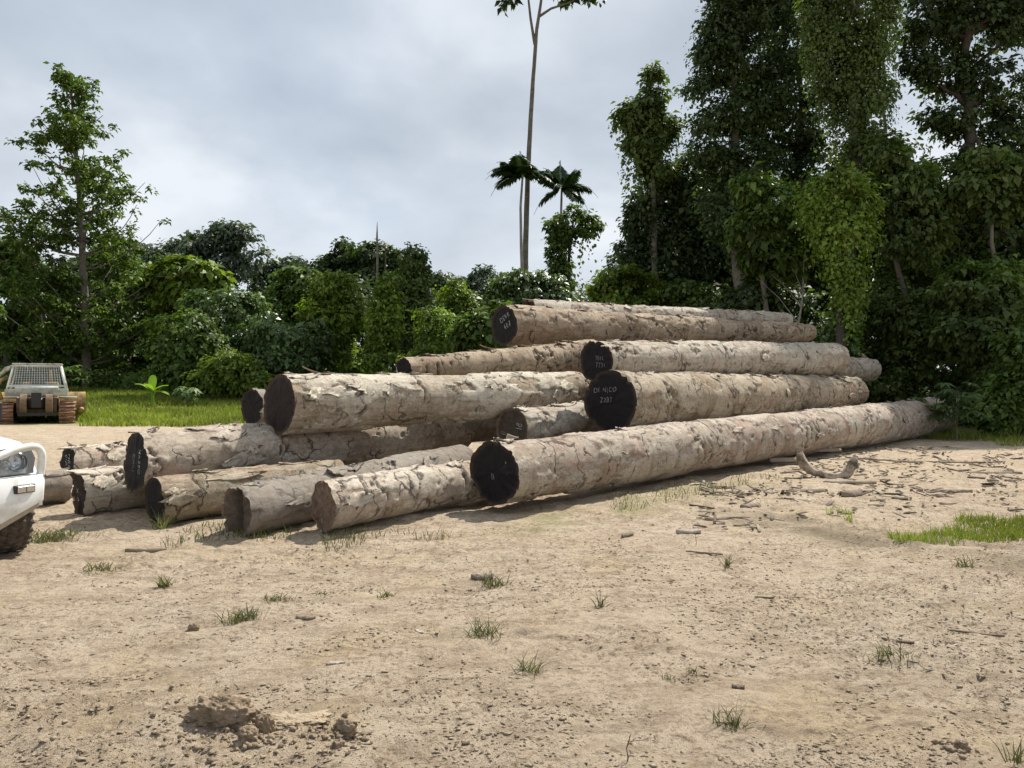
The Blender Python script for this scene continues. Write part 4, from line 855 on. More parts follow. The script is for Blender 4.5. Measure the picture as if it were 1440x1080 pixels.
# banana plant
def banana():
    Y = 38; b = at(214, 552, Y); b[2] = float(H(np.array([b[0]]), np.array([Y]))[0]); root = empty('banana_plant', b); rng = np.random.default_rng(3)
    v, q = tube(np.array([[0, 0, -.05], [0.02, 0, .4], [0.0, 0, .8]]), [0.1, 0.08, 0.05], 8); mesh_np('stem', v, q, M['banana'], root, smooth=True)
    for az, el, l in ((180, 42, 1.15), (95, 85, 1.25), (10, 40, 1.0), (200, 8, 1.0), (340, 10, 1.1), (260, 50, 0.9)):
        az = math.radians(az); el = math.radians(el); m = 9; s = np.linspace(0, 1, m); hd = np.array([math.cos(az), math.sin(az), 0.0])
        mid = np.array([0, 0, .7]) + l * (np.cos(el) * s[:, None] * hd + ((np.sin(el) * s - 0.35 * s ** 2.2)[:, None]) * np.array([0, 0, 1.0]))
        w_ = 0.19 * np.sin(np.clip(s * 0.95 + 0.05, 0, 1) * np.pi) ** 0.6; sd_ = np.array([-math.sin(az), math.cos(az), 0])
        if el > 1.2: sd_ = np.array([1.0, 0.2, 0])
        Lf = mid + sd_ * w_[:, None] + np.array([0, 0, .04]); Rt = mid - sd_ * w_[:, None] + np.array([0, 0, .04])
        V = np.concatenate([Lf, mid, Rt]); qs = []
        for i in range(m - 1): qs += [(i, i + 1, m + i + 1, m + i), (m + i, m + i + 1, 2 * m + i + 1, 2 * m + i)]
        mesh_np('leaf', V, np.array(qs), M['banana'], root, smooth=True)
    tag(root, 'young banana plant with upright yellow-green leaves in the grass before the shrubs', 'banana plant')
banana()
palmate('low leafy weed beside the banana plant', 262, 37, 1.0, 22, 5, 'leaf_gloss', 'leafy_weed', 0.4)
palmate('low leafy weed by the trunk of the tall open-crowned tree', 100, 44, 1.5, 22, 6, 'leaf_mid', 'leafy_weed', 0.5)

# undergrowth banks that read as one mass
def bank(name, label, pts, n, size, leaf, seed, depth=3.0, clump=0.4):
    """pts: (px, top y, Y) along the bank"""
    rng = np.random.default_rng(seed); P = np.array(pts, float); t = rng.uniform(0, len(P) - 1, n // 22)
    i = np.minimum(t.astype(int), len(P) - 2); f = t - i
    px = P[i, 0] + (P[i + 1, 0] - P[i, 0]) * f; ty = P[i, 1] + (P[i + 1, 1] - P[i, 1]) * f; Y = P[i, 2] + (P[i + 1, 2] - P[i, 2]) * f
    Yd = Y + rng.uniform(0, depth, len(t)); X = (px - 720) / F * Yd; zt = CAMZ + (540 - ty) / F * Yd; zb = H(X, Yd)
    zz = zb + (zt - zb) * rng.uniform(0, 1, len(t)) ** 0.8 * (0.75 + 0.5 * vnoise(np.stack([px * 0.05, Yd * 0.3, 0 * px], -1), seed))
    cc = np.stack([X, Yd, zz], -1); ci = rng.integers(0, len(cc), n); off = rng.normal(size=(n, 3)) * clump * 0.5
    Pp = cc[ci] + off; Nn = unit(np.array([-0.1, -0.45, 0.6]) + rand_dir(n, rng) * 0.7); D = unit(off * 2 + rand_dir(n, rng) * 0.5 + np.array([0, -0.2, -0.5]))
    V, Q = leaf_geo(Pp, Nn, D, size * rng.uniform(0.6, 1.3, n)); b = cc.mean(0)
    o = mesh_np(name, V, Q, M[leaf], origin=(b[0], b[1], 0)); tag(o, label, 'undergrowth', None, 'stuff')
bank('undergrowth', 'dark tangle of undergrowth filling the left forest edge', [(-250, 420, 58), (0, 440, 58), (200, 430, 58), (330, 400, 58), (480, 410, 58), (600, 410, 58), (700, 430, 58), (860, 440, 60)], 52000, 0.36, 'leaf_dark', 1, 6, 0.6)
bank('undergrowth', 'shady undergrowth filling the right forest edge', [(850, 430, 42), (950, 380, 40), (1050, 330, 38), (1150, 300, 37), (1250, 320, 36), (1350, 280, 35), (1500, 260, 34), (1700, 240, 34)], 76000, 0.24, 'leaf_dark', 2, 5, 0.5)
bank('undergrowth', 'low leafy fringe at the foot of the right forest', [(1180, 520, 28), (1230, 545, 27), (1300, 560, 26), (1400, 570, 23.5), (1600, 560, 22)], 20000, 0.12, 'leaf_vine_dim', 3, 2.2, 0.3)
bank('undergrowth', 'low leafy fringe at the foot of the left shrubs', [(-100, 520, 47), (100, 515, 48), (160, 530, 47), (250, 535, 43), (340, 535, 42), (480, 540, 42), (700, 530, 42)], 22000, 0.2, 'leaf_mid', 4, 3, 0.4)
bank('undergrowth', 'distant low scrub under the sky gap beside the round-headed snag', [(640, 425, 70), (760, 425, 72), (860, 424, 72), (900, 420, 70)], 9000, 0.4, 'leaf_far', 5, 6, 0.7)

# ------------------------------------------------------------------ grass
def grass(name, label, P, hgt, width, leaf, seed, kind='stuff', lean=0.35, cat='grass', group=None):
    rng = np.random.default_rng(seed); n = len(P); hh = hgt * rng.uniform(0.5, 1.25, n)
    D = unit(np.stack([rng.normal(size=n) * lean, rng.normal(size=n) * lean, np.ones(n)], -1)); az = rng.uniform(0, 2 * np.pi, n)
    W_ = np.stack([np.cos(az), np.sin(az), np.zeros(n)], -1); bend = D * np.array([1, 1, 0]) * 0.9 - np.array([0, 0, .12])
    a = P - W_ * width; b = P + W_ * width; m1 = P + D * hh[:, None] * 0.55; c1 = m1 + W_ * width * 0.8; c2 = m1 - W_ * width * 0.8; t = P + D * hh[:, None] + bend * hh[:, None] * 0.35
    V = np.stack([a, b, c1, c2, t], 1).reshape(-1, 3); i5 = np.arange(n)[:, None] * 5
    org = P.mean(0)
    o = mesh_np(name, V, [i5 + np.array([[0, 1, 2, 3]]), i5 + np.array([[3, 2, 4]])], M[leaf], origin=org)
    tag(o, label, cat, group, kind); return o
def ground_pts(n, poly, seed, edge=0.6):
    """points inside a region given as world rectangles with noisy rim: poly=(x0,x1,y0,y1,thr)"""
    rng = np.random.default_rng(seed); x0, x1, y0, y1, thr = poly
    x = rng.uniform(x0, x1, n); y = rng.uniform(y0, y1, n)
    d = np.minimum(np.minimum(x - x0, x1 - x) / (x1 - x0), np.minimum(y - y0, y1 - y) / (y1 - y0)) * 2
    k = fbm(np.stack([x * edge, y * edge, 0 * x], -1), seed, 3) + np.clip(d, 0, 0.6) * 0.5 > thr
    x, y = x[k], y[k]; return np.stack([x, y, HG(x, y) - 0.01], -1)
pp = ground_pts(75000, (-30, -6, 27.0, 50, 0.52), 1, 0.3); pp = pp[(pp[:, 1] > 30 - 0.0 * pp[:, 0]) | (pp[:, 0] > -15.2)]
grass('grass', 'sunlit green grass field behind the left end of the stack', pp, 0.30, 0.02, 'grass', 2)
pp = ground_pts(30000, (-13, 2, 28, 44, 0.45), 11, 0.3)
grass('grass', 'green grass running behind the log stack', pp, 0.3, 0.02, 'grass', 12)
pr = ground_pts(16000, (3.6, 7.6, 7.2, 8.9, 0.63), 3, 1.5)
grass('grass', 'fresh green grass patch on the bare ground at the right edge', pr, 0.11, 0.0035, 'grass', 4)
pr = ground_pts(9000, (11, 22, 18.2, 23, 0.6), 5, 0.5)
grass('grass', 'strip of grass along the foot of the right forest', pr, 0.22, 0.01, 'grass', 6)
pr = ground_pts(2600, (0.3, 4.2, 8.4, 12.5, 0.58), 7, 1.3); pr = pr[np.abs(pr[:, 1] - pr[:, 0] - 8.35) < 0.55]
grass('grass', 'sparse seedlings along the shaded side of the longest log', pr, 0.10, 0.004, 'grass_dry', 8)
pr = ground_pts(1500, (-3.6, -0.6, 6.9, 8.3, 0.72), 17, 2.5)
grass('grass', 'sparse grass at the feet of the lower left logs', pr, 0.12, 0.004, 'grass_dry', 18)
tufts = [('dense low grass tuft by the truck tyre', 75, 756, 320, 0.10, 0.24), ('dark upright grass tuft in the left foreground', 230, 820, 60, 0.10, 0.04), ('wide weedy tuft in the left middle foreground', 340, 868, 150, 0.09, 0.10),
         ('flat green tuft right of the wide weedy tuft', 388, 842, 70, 0.05, 0.08), ('small tuft left of the dark upright tuft', 138, 800, 70, 0.08, 0.10), ('tall grassy sprig in front of the black-ended log under the painted log', 225, 745, 45, 0.22, 0.05),
         ('straggling green tuft in the centre foreground', 680, 895, 100, 0.10, 0.11), ('spiky tuft below the straggling centre tuft', 742, 945, 60, 0.10, 0.06), ('tuft of dry stalks beside the bark chip in the centre', 695, 820, 60, 0.10, 0.09),
         ('small dark weed in the lower right foreground', 1030, 1015, 60, 0.07, 0.07), ('thin upright sprout right of centre', 845, 855, 25, 0.11, 0.03), ('grass wisp below the damp ruts', 1022, 795, 25, 0.12, 0.02),
         ('tiny low tuft near the centre left', 452, 832, 30, 0.04, 0.05), ('tiny low tuft left of the dry stalks', 542, 835, 30, 0.05, 0.05), ('pale tuft at the right beneath the green grass patch', 1355, 800, 40, 0.10, 0.08),
         ('loose weed in the right foreground', 1250, 925, 70, 0.07, 0.12), ('small tuft at the right bottom corner', 1425, 1070, 20, 0.08, 0.03), ('tiny weed left of the lower right weed', 940, 955, 30, 0.03, 0.03), ('tiny weed in the lower middle', 975, 948, 30, 0.03, 0.03)]
for i, (lb, px, py, n, hg, sp_) in enumerate(tufts):
    Yg = CAMZ * F / (py - 540); xg = (px - 720) / F * Yg; rng = np.random.default_rng(200 + i)
    sp_ = sp_ * 0.55; x = xg + rng.normal(size=n) * sp_; y = Yg + rng.normal(size=n) * sp_ * 0.8
    o = grass('grass_tuft', lb, np.stack([x, y, HG(x, y) - 0.005], -1), hg * 1.15, 0.0028 if Yg < 5 else 0.004, 'grass_dry', 300 + i, None, 0.75, 'grass tuft', 'grass tufts on the bare ground')
def dry_twig(label, px, py, hgt, seed):
    Yg = CAMZ * F / (py - 540); xg = (px - 720) / F * Yg; rng = np.random.default_rng(seed); z = float(HG(np.array([xg]), np.array([Yg]))[0])
    G = Geo(); G.tube(curve_pts(np.array([xg, Yg, z - 0.01]), np.array([xg + 0.01, Yg, z + hgt]), 5, 0, 0.003, rng), np.linspace(0.003, 0.0012, 5), 5)
    for k in range(5):
        s = np.array([xg, Yg, z + hgt * rng.uniform(0.25, 0.8)]); G.tube(curve_pts(s, s + np.array([rng.normal() * 0.035, rng.normal() * 0.02, rng.uniform(0.02, 0.05)]), 4), 0.0012, 4)
    o = G.build('dry_sprig', M['chip_dark'], origin=(xg, Yg, z)); tag(o, label, 'twig')
dry_twig('leafless branching sprig standing in the right foreground', 1266, 930, 0.13, 1)
dry_twig('bare sprig standing at the bottom edge', 882, 1075, 0.10, 2)
dry_twig('thin bare sprig standing between the centre tufts and the right sprig', 978, 768, 0.12, 3)

# ------------------------------------------------------------------ debris on the ground
def scatter(name, label, n, smin, smax, elong, mt, seed, thr, area=(-5, 8, 1.6, 11)):
    rng = np.random.default_rng(seed); x0, x1, y0, y1 = area
    u = rng.random(n); y = y0 * (y1 / y0) ** u; x = rng.uniform(-0.75, 0.78, n) * y
    k = 0.5 * fbm(np.stack([x * 1.1, y * 1.1, 0 * x], -1), 91, 5, 0.65) + 0.5 * fbm(np.stack([(x * 0.8 + y * 0.6) * 1.4, (y * 0.8 - x * 0.6) * 4.5, 0 * x], -1), 92, 4, 0.65) + 0.07 * sstep(-0.5, 2.5, x) + rng.normal(size=n) * 0.055 > thr; x, y = x[k], y[k]; n = len(x)
    z = HG(x, y); s = smin * (smax / smin) ** (rng.random(n) ** 3.2); el = rng.uniform(1, elong, n)
    oc = np.array([(1, 0, 0), (0, 1, 0), (-1, 0, 0), (0, -1, 0), (0, 0, 1), (0, 0, -1.0)]); jit = 1 + rng.normal(size=(n, 6, 1)) * 0.28
    V = oc[None] * jit; V = V * s[:, None, None] * 0.5; V[:, :, 0] *= el[:, None]; V[:, :, 2] *= 0.4
    a = rng.normal(size=n) * 0.5 + rng.choice([0.1, 0.7, -0.5], n) if elong > 3 else rng.uniform(0, 6.28, n)
    ca, sa = np.cos(a)[:, None], np.sin(a)[:, None]; X = V[:, :, 0] * ca - V[:, :, 1] * sa; Yv = V[:, :, 0] * sa + V[:, :, 1] * ca
    V = np.stack([X + x[:, None], Yv + y[:, None], V[:, :, 2] + z[:, None] + s[:, None] * 0.12], -1).reshape(-1, 3)
    f = np.array([(0, 1, 4), (1, 2, 4), (2, 3, 4), (3, 0, 4), (1, 0, 5), (2, 1, 5), (3, 2, 5), (0, 3, 5)]); Q = (np.arange(n)[:, None, None] * 6 + f[None]).reshape(-1, 3)
    o = mesh_np(name, V, Q, M[mt], origin=(0, 5, 0)); tag(o, label, None, None, 'stuff')
scatter('sand_crumbs', 'crumbs of dried sand and mud over the clearing', 60000, 0.004, 0.028, 1.8, 'clod', 1, 0.50)
scatter('bark_litter', 'dark bark crumbs and chips strewn over the sand', 110000, 0.0025, 0.017, 3.0, 'chip_dark', 2, 0.51)
scatter('twig_litter', 'thin dark twigs and splinters strewn over the sand', 5200, 0.003, 0.009, 14.0, 'chip_dark', 3, 0.46)
scatter('splinter_litter', 'bleached wood splinters strewn over the sand', 900, 0.005, 0.012, 9.0, 'deadwood', 4, 0.55)

def chunk(name, label, loc, dims, rz, mt, seed, amp=0.25, sub=14, cat='mud clod', group=None, rx=0.0):
    """lumpy closed solid"""
    rng = np.random.default_rng(seed); n1, n2 = sub, sub * 2
    th = np.linspace(0, np.pi, n1)[:, None]; ph = (np.arange(n2) / n2 * 2 * np.pi)[None, :]
    d = np.stack([np.sin(th) * np.cos(ph), np.sin(th) * np.sin(ph), np.cos(th) * np.ones_like(ph)], -1)
    sup = (np.abs(d) ** 3.4).sum(-1, keepdims=True) ** (-1 / 3.4)
    V = d * sup * (1 + amp * 2 * (fbm(d * 2.2 + seed * 3.1, seed, 6, 0.68) - 0.5)[..., None]) * np.array(dims) / 2
    i = np.arange(n1 - 1)[:, None]; j = np.arange(n2)[None, :]; Q = np.stack([i * n2 + j, (i + 1) * n2 + j, (i + 1) * n2 + (j + 1) % n2, i * n2 + (j + 1) % n2], -1).reshape(-1, 4)
    o = mesh_np(name, V.reshape(-1, 3), Q, M[mt], smooth=(sub > 10)); o.location = loc; o.rotation_euler = (rx, 0, rz); tag(o, label, cat, group); return o
def gp(px, py):
    Yg = CAMZ * F / (py - 540); x = (px - 720) / F * Yg; return x, Yg, float(HG(np.array([x]), np.array([Yg]))[0])
x, y, z = gp(306, 1030); chunk('mud_block', 'large torn block of dried mud in the lower left foreground', (x, y + 0.05, z + 0.02), (0.31, 0.17, 0.15), -0.12, 'mud', 3, 0.55, 72)
x, y, z = gp(345, 1062); chunk('mud_clod', 'rounded mud clod at the right foot of the large mud block', (x, y + 0.03, z + 0.01), (0.07, 0.07, 0.07), 0.4, 'mud', 4, 0.6, 40)
x, y, z = gp(368, 1045); chunk('mud_clod', 'mud clod leaning against the right side of the large mud block', (x, y + 0.04, z + 0.015), (0.075, 0.06, 0.085), 0.2, 'mud', 5, 0.6, 40)
x, y, z = gp(400, 1030); chunk('mud_clod', 'flat crumbly heap of mud right of the large mud block', (x + 0.02, y + 0.03, z - 0.005), (0.26, 0.18, 0.05), 0.1, 'clod', 6, 1.0, 60)
x, y, z = gp(487, 1042); chunk('mud_clod', 'pointed mud clod further right of the large mud block', (x, y, z + 0.015), (0.09, 0.045, 0.06), -0.4, 'mud', 7, 0.7, 40)
x, y, z = gp(475, 1060); chunk('mud_clod', 'small dark clod below the pointed mud clod', (x, y, z + 0.008), (0.05, 0.03, 0.035), 0.9, 'mud', 8, 0.7, 30)
x, y, z = gp(1352, 1060); chunk('mud_clod', 'dark clod at the bottom right', (x, y, z + 0.01), (0.05, 0.045, 0.05), 0.3, 'mud', 9, 0.7, 30)
x, y, z = gp(272, 883); chunk('mud_clod', 'small pale clod above the large mud block', (x, y, z + 0.01), (0.06, 0.045, 0.05), 0.2, 'mud', 10, 0.7, 30)

def crumbs_round():
    rng = np.random.default_rng(5); G = Geo()
    for (px, py, n, sp_) in ((340, 1050, 240, 0.14), (300, 1000, 80, 0.12), (420, 1035, 160, 0.10), (484, 1048, 90, 0.06), (1350, 1060, 70, 0.05)):
        x, y, z = gp(px, py)
        for k in range(n):
            s = 0.004 + 0.017 * rng.random() ** 3; xx = x + rng.normal() * sp_; yy = y + rng.normal() * sp_ * 0.7; zz = float(HG(np.array([xx]), np.array([yy]))[0])
            V = np.array([(1, 0, 0), (0, 1, 0), (-1, 0, 0), (0, -1, 0), (0, 0, 1), (0, 0, -1.0)]) * s * (1 + rng.normal(size=(6, 1)) * 0.3); a = rng.uniform(0, 3)
            V = V @ np.array([[math.cos(a), math.sin(a), 0], [-math.sin(a), math.cos(a), 0], [0, 0, 0.7]]); G.add(V + np.array([xx, yy, zz + s * 0.2]), [(0, 1, 4), (1, 2, 4), (2, 3, 4), (3, 0, 4), (1, 0, 5), (2, 1, 5), (3, 2, 5), (0, 3, 5)])
    o = G.build('mud_crumbs', M['mud'], origin=(0, 3, 0)); tag(o, 'brown crumbs of mud lying round the clods', None, None, 'stuff')
crumbs_round()
def plank_piece(name, label, px, py, length, width, thick, rz, mt, seed, cat, arch=0.0, lift=0.0, pitch=0.0, group=None):
    x, y, z = gp(px, py); rng = np.random.default_rng(seed); m1, m2 = 26, 8
    s = np.linspace(-0.5, 0.5, m1)[:, None]; t = np.linspace(-0.5, 0.5, m2)[None, :]; S1, T1 = np.broadcast_arrays(s, t)
    nz = fbm(np.stack([S1 * 7, T1 * 3, np.full_like(S1, seed)], -1), seed, 4, 0.65) - 0.5
    Wd = width * (1 - 0.7 * np.abs(2 * S1) ** 3) * (1 + 0.5 * nz); X = S1 * length + nz * 0.06 * length; Yv = T1 * Wd + 0.08 * length * (vnoise(np.stack([S1 * 3, 0 * S1, 0 * S1 + seed], -1), seed) - 0.5)
    Zt = arch * (1 - (2 * T1) ** 2) + nz * thick * 1.2 + pitch * S1 * length
    top = np.stack([X, Yv, Zt + thick], -1).reshape(-1, 3); bot = np.stack([X, Yv, Zt], -1).reshape(-1, 3); nn = m1 * m2; qs = []
    for a in range(m1 - 1):
        for b in range(m2 - 1): q0 = (a * m2 + b, (a + 1) * m2 + b, (a + 1) * m2 + b + 1, a * m2 + b + 1); qs += [q0, tuple(v + nn for v in q0[::-1])]
        e = m2 - 1; qs += [(a * m2, a * m2 + nn, (a + 1) * m2 + nn, (a + 1) * m2), (a * m2 + e, (a + 1) * m2 + e, (a + 1) * m2 + e + nn, a * m2 + e + nn)]
    for a in (0, m1 - 1):
        for b in range(m2 - 1): q0 = (a * m2 + b, a * m2 + b + 1, a * m2 + b + 1 + nn, a * m2 + b + nn); qs.append(q0 if a == 0 else q0[::-1])
    o = mesh_np(name, np.concatenate([top, bot]), np.array(qs), M[mt], smooth=False); o.location = (x, y, z + lift); o.rotation_euler = (0, 0, rz); tag(o, label, cat, group); return o
PPs = [('bark_slab', 'thick curved slab of bark lying right of the forked root', 1197, 698, 0.42, 0.13, 0.015, 0.5, 'bark_chip', 1, 'bark slab', 0.06, 0.0),
       ('bark_slab', 'long dark bark slab left of the forked root', 1135, 691, 0.62, 0.10, 0.014, 0.1, 'bark_chip', 2, 'bark slab', 0.03, 0.0),
       ('bark_slab', 'flat bark slab touching the longest log above the forked root', 1140, 643, 1.3, 0.16, 0.02, 0.12, 'bark_chip', 3, 'bark slab', 0.05, 0.10),
       ('stick', 'straight pale stick slanting to the right of the forked root', 1238, 651, 1.35, 0.05, 0.03, -0.9, 'deadwood', 4, 'stick', 0.0, 0.03),
       ('stick', 'long thin brown stick beyond the pale slanting stick', 1345, 650, 1.6, 0.04, 0.02, -0.05, 'bark_chip', 5, 'stick', 0.0, 0.01),
       ('bark_slab', 'dark flake under the forked root', 1195, 678, 0.8, 0.10, 0.012, -0.05, 'bark_chip', 6, 'bark slab', 0.03, 0.0),
       ('bark_slab', 'ragged bark flake below the long dark slab', 1055, 715, 0.32, 0.10, 0.012, 0.5, 'bark_chip', 7, 'bark slab', 0.03, 0.0),
       ('bark_slab', 'flake of bark in the sun left of the damp ruts', 1010, 730, 0.32, 0.06, 0.012, 0.2, 'bark_chip', 8, 'bark slab', 0.02, 0.0),
       ('bark_slab', 'dark bark flake just above the green grass patch', 1268, 703, 0.24, 0.07, 0.012, -0.1, 'bark_chip', 9, 'bark slab', 0.02, 0.0),
       ('bark_slab', 'dark flake on the bleached sand left of the grass patch', 1232, 713, 0.2, 0.05, 0.012, 0.0, 'bark_chip', 10, 'bark slab', 0.02, 0.0),
       ('bark_slab', 'short bark piece on the sunlit ground below the longest log', 968, 750, 0.25, 0.07, 0.02, 0.05, 'deadwood', 11, 'bark slab', 0.02, 0.0),
       ('bark_slab', 'upright torn splinter of bark in the centre middle ground', 882, 752, 0.2, 0.05, 0.02, 0.9, 'bark_chip', 12, 'bark slab', 0.02, 0.0),
       ('stick', 'thin dark stick below the short bark piece', 990, 780, 0.32, 0.02, 0.01, -0.35, 'chip_dark', 13, 'stick', 0.0, 0.0),
       ('stick', 'dark stick in the right foreground near the leafless sprig', 1262, 902, 0.17, 0.018, 0.01, -0.5, 'chip_dark', 14, 'stick', 0.0, 0.0),
       ('stick', 'short straight stick in the right centre foreground', 1075, 842, 0.13, 0.012, 0.008, -0.1, 'chip_dark', 15, 'stick', 0.0, 0.0),
       ('wood_chip', 'pale brown wood chip in the centre foreground', 472, 937, 0.10, 0.024, 0.012, 0.15, 'deadwood', 16, 'wood chip', 0.0, 0.0),
       ('wood_chip', 'dark bark chip in the left of the centre foreground', 430, 870, 0.13, 0.035, 0.012, -0.1, 'bark_chip', 17, 'wood chip', 0.01, 0.0),
       ('wood_chip', 'round-ended bark chip above the straggling centre tuft', 678, 815, 0.17, 0.06, 0.025, 0.0, 'bark_chip', 18, 'wood chip', 0.02, 0.0),
       ('wood_chip', 'small greenish chip between the centre tufts', 590, 887, 0.09, 0.03, 0.01, -0.8, 'deadwood', 19, 'wood chip', 0.0, 0.0),
       ('wood_chip', 'small black chip at the bottom of the centre foreground', 655, 1047, 0.035, 0.018, 0.01, 0.0, 'chip_dark', 20, 'wood chip', 0.0, 0.0),
       ('wood_chip', 'black chip by the lower right weed', 1038, 968, 0.06, 0.03, 0.015, -0.4, 'chip_dark', 21, 'wood chip', 0.0, 0.0),
       ('stick', 'curved thin stick lying across the right foreground', 1345, 882, 0.5, 0.012, 0.008, -0.4, 'chip_dark', 22, 'stick', 0.0, 0.0),
       ('bark_slab', 'broken bark heap against the sunny side of the longest log', 1105, 655, 0.8, 0.12, 0.02, 0.5, 'bark_chip', 23, 'bark slab', 0.06, 0.05),
       ('bark_slab', 'greyish flake far out on the bright sand', 1335, 690, 0.6, 0.08, 0.012, -0.2, 'bark_chip', 24, 'bark slab', 0.03, 0.0),
       ('bark_slab', 'low dark flake at the right edge of the bright sand', 1400, 665, 0.9, 0.1, 0.012, 0.0, 'bark_chip', 25, 'bark slab', 0.03, 0.0),
       ('wood_chip', 'bark curl in the shade before the lower left logs', 205, 776, 0.35, 0.05, 0.012, 0.1, 'bark_chip', 26, 'bark slab', 0.02, 0.0)]
for a in PPs: plank_piece(*a)
def bark_heap():
    """many small bark pieces in the debris zone at the sunny side of the longest log"""
    rng = np.random.default_rng(44); G = Geo()
    for k in range(1500):
        px = rng.uniform(985, 1440); py = rng.uniform(628, 735) if px > 1080 else rng.uniform(680, 745)
        if vnoise(np.array([[px * 0.02, py * 0.05, 0]]), 8)[0] < 0.42 or (py > 700 and rng.random() < 0.75): continue
        x, y, z = gp(px, py); l = 0.03 + 0.30 * rng.random() ** 2.6; w_ = rng.uniform(0.012, 0.05) * (0.5 + l * 3); a = rng.normal() * 1.0 + 0.1
        Mx = Matrix.Translation((x, y, z + rng.uniform(0, 0.02))) @ Matrix.Rotation(a, 4, 'Z') @ Matrix.Rotation(rng.normal() * 0.2, 4, 'Y') @ Matrix.Rotation(rng.normal() * 0.3, 4, 'X')
        G.box(-l / 2, l / 2, -w_ / 2, w_ / 2, 0, rng.uniform(0.006, 0.02), Mx, (rng.uniform(0.6, 1), rng.uniform(0.3, 0.9)))
    o = G.build('bark_litter', M['bark_chip'], origin=(4, 10, 0)); tag(o, 'litter of broken bark strewn right of the longest log', None, None, 'stuff')
bark_heap()
def forked_root():
    x, y, z = gp(1165, 672); root_loc = np.array([x, y, z])
    G = Geo()
    P1 = np.array([[-0.42, 0.1, 0.42], [-0.36, 0.05, 0.22], [-0.2, 0, 0.08], [0.05, 0, 0.03], [0.28, 0, 0.06], [0.4, 0.02, 0.2], [0.46, 0.05, 0.36]]); t = np.linspace(0, 1, 7); tt = np.linspace(0, 1, 28)
    PP = np.stack([np.interp(tt, t, P1[:, i]) for i in range(3)], -1); v, q = tube(PP, np.interp(tt, [0, 0.15, 0.5, 0.85, 1], [0.05, 0.075, 0.045, 0.085, 0.03]), 16, 0.75, 4)
    o = mesh_np('forked_root', v, q, M['root'], smooth=True, origin=None); o.location = root_loc
    tag(o, 'U-shaped piece of weathered root lying among the bark right of the longest log', 'root')
forked_root()
# splintered bark standing off the log ends
def splinter(parentkey, s, th, ln, wid, mt='bark_a', up_=0.06):
    root, p0, p1, r0, r1, u, side, up = LOGS[parentkey]; Ln = np.linalg.norm(p1 - p0); r = r0 + (r1 - r0) * s
    base = p0 + u * s * Ln + side * math.cos(th) * r + up * math.sin(th) * r - np.array(root.location); nrm = side * math.cos(th) + up * math.sin(th); tg = -side * math.sin(th) + up * math.cos(th)
    G = Geo(); k = 9
    for lay in (0, 1):
        pass
    ss = np.linspace(0, 1, k); A = base + np.outer(ss * ln, -u) + np.outer(0.01 + up_ * ss ** 2, nrm) + np.outer(wid * (1 - ss ** 1.5) / 2, tg); B = base + np.outer(ss * ln, -u) + np.outer(0.01 + up_ * ss ** 2, nrm) - np.outer(wid * (1 - ss ** 2) / 2, tg)
    V = np.concatenate([A, B, A + nrm * 0.014, B + nrm * 0.014]); qs = []
    for i in range(k - 1): qs += [(i, i + 1, k + i + 1, k + i), (2 * k + i, 3 * k + i, 3 * k + i + 1, 2 * k + i + 1), (i, 2 * k + i, 2 * k + i + 1, i + 1), (k + i, k + i + 1, 3 * k + i + 1, 3 * k + i)]
    mesh_np('bark_splinter', V, np.array(qs), M[mt], root)
splinter('A', 0.01, 2.3, 0.10, 0.12); splinter('A', 0.02, 1.75, 0.08, 0.2); splinter('A', 0.004, 3.5, 0.06, 0.10)
splinter('L5', 0.02, 1.6, 0.10, 0.14, 'bark_d'); splinter('X1', 0.004, -0.6, 0.05, 0.16, 'bark_d'); splinter('T2', 0.005, 1.4, 0.25, 0.4, 'bark_a', 0.02)
splinter('N', 0.42, 1.6, 0.35, 0.12, 'bark_b', 0.09); splinter('R1', 0.97, 1.5, 0.3, 0.15, 'bark_a', 0.14); splinter('M', 0.12, 1.5, 0.4, 0.12, 'bark_b', 0.1); splinter('B', 0.05, -0.6, 0.2, 0.12, 'bark_a', 0.05)

# ------------------------------------------------------------------ bulldozer (rear view) far left
M['doz_yellow'] = simple('old_yellow_paint', (0.32, 0.21, 0.06), 0.6, var=0.3, scale=5, dirt=(0.16, 0.11, 0.06))
M['doz_grey'] = simple('pale_cab_paint', (0.33, 0.34, 0.29), 0.55, var=0.25, scale=5, dirt=(0.22, 0.21, 0.17))
M['doz_white'] = simple('whitish_cab_frame', (0.62, 0.64, 0.60), 0.55, var=0.2, scale=6)
M['rust'] = simple('rusty_track_steel', (0.24, 0.13, 0.08), 0.8, var=0.4, scale=8, bump=0.4, dirt=(0.12, 0.075, 0.05))
M['mud_brown'] = simple('muddy_steel', (0.17, 0.115, 0.07), 0.85, var=0.4, scale=6, bump=0.5)
M['black_steel'] = simple('greasy_black_steel', (0.015, 0.013, 0.012), 0.5)
M['cab_dark'] = simple('dark_cab_interior', (0.05, 0.052, 0.048), 0.7)
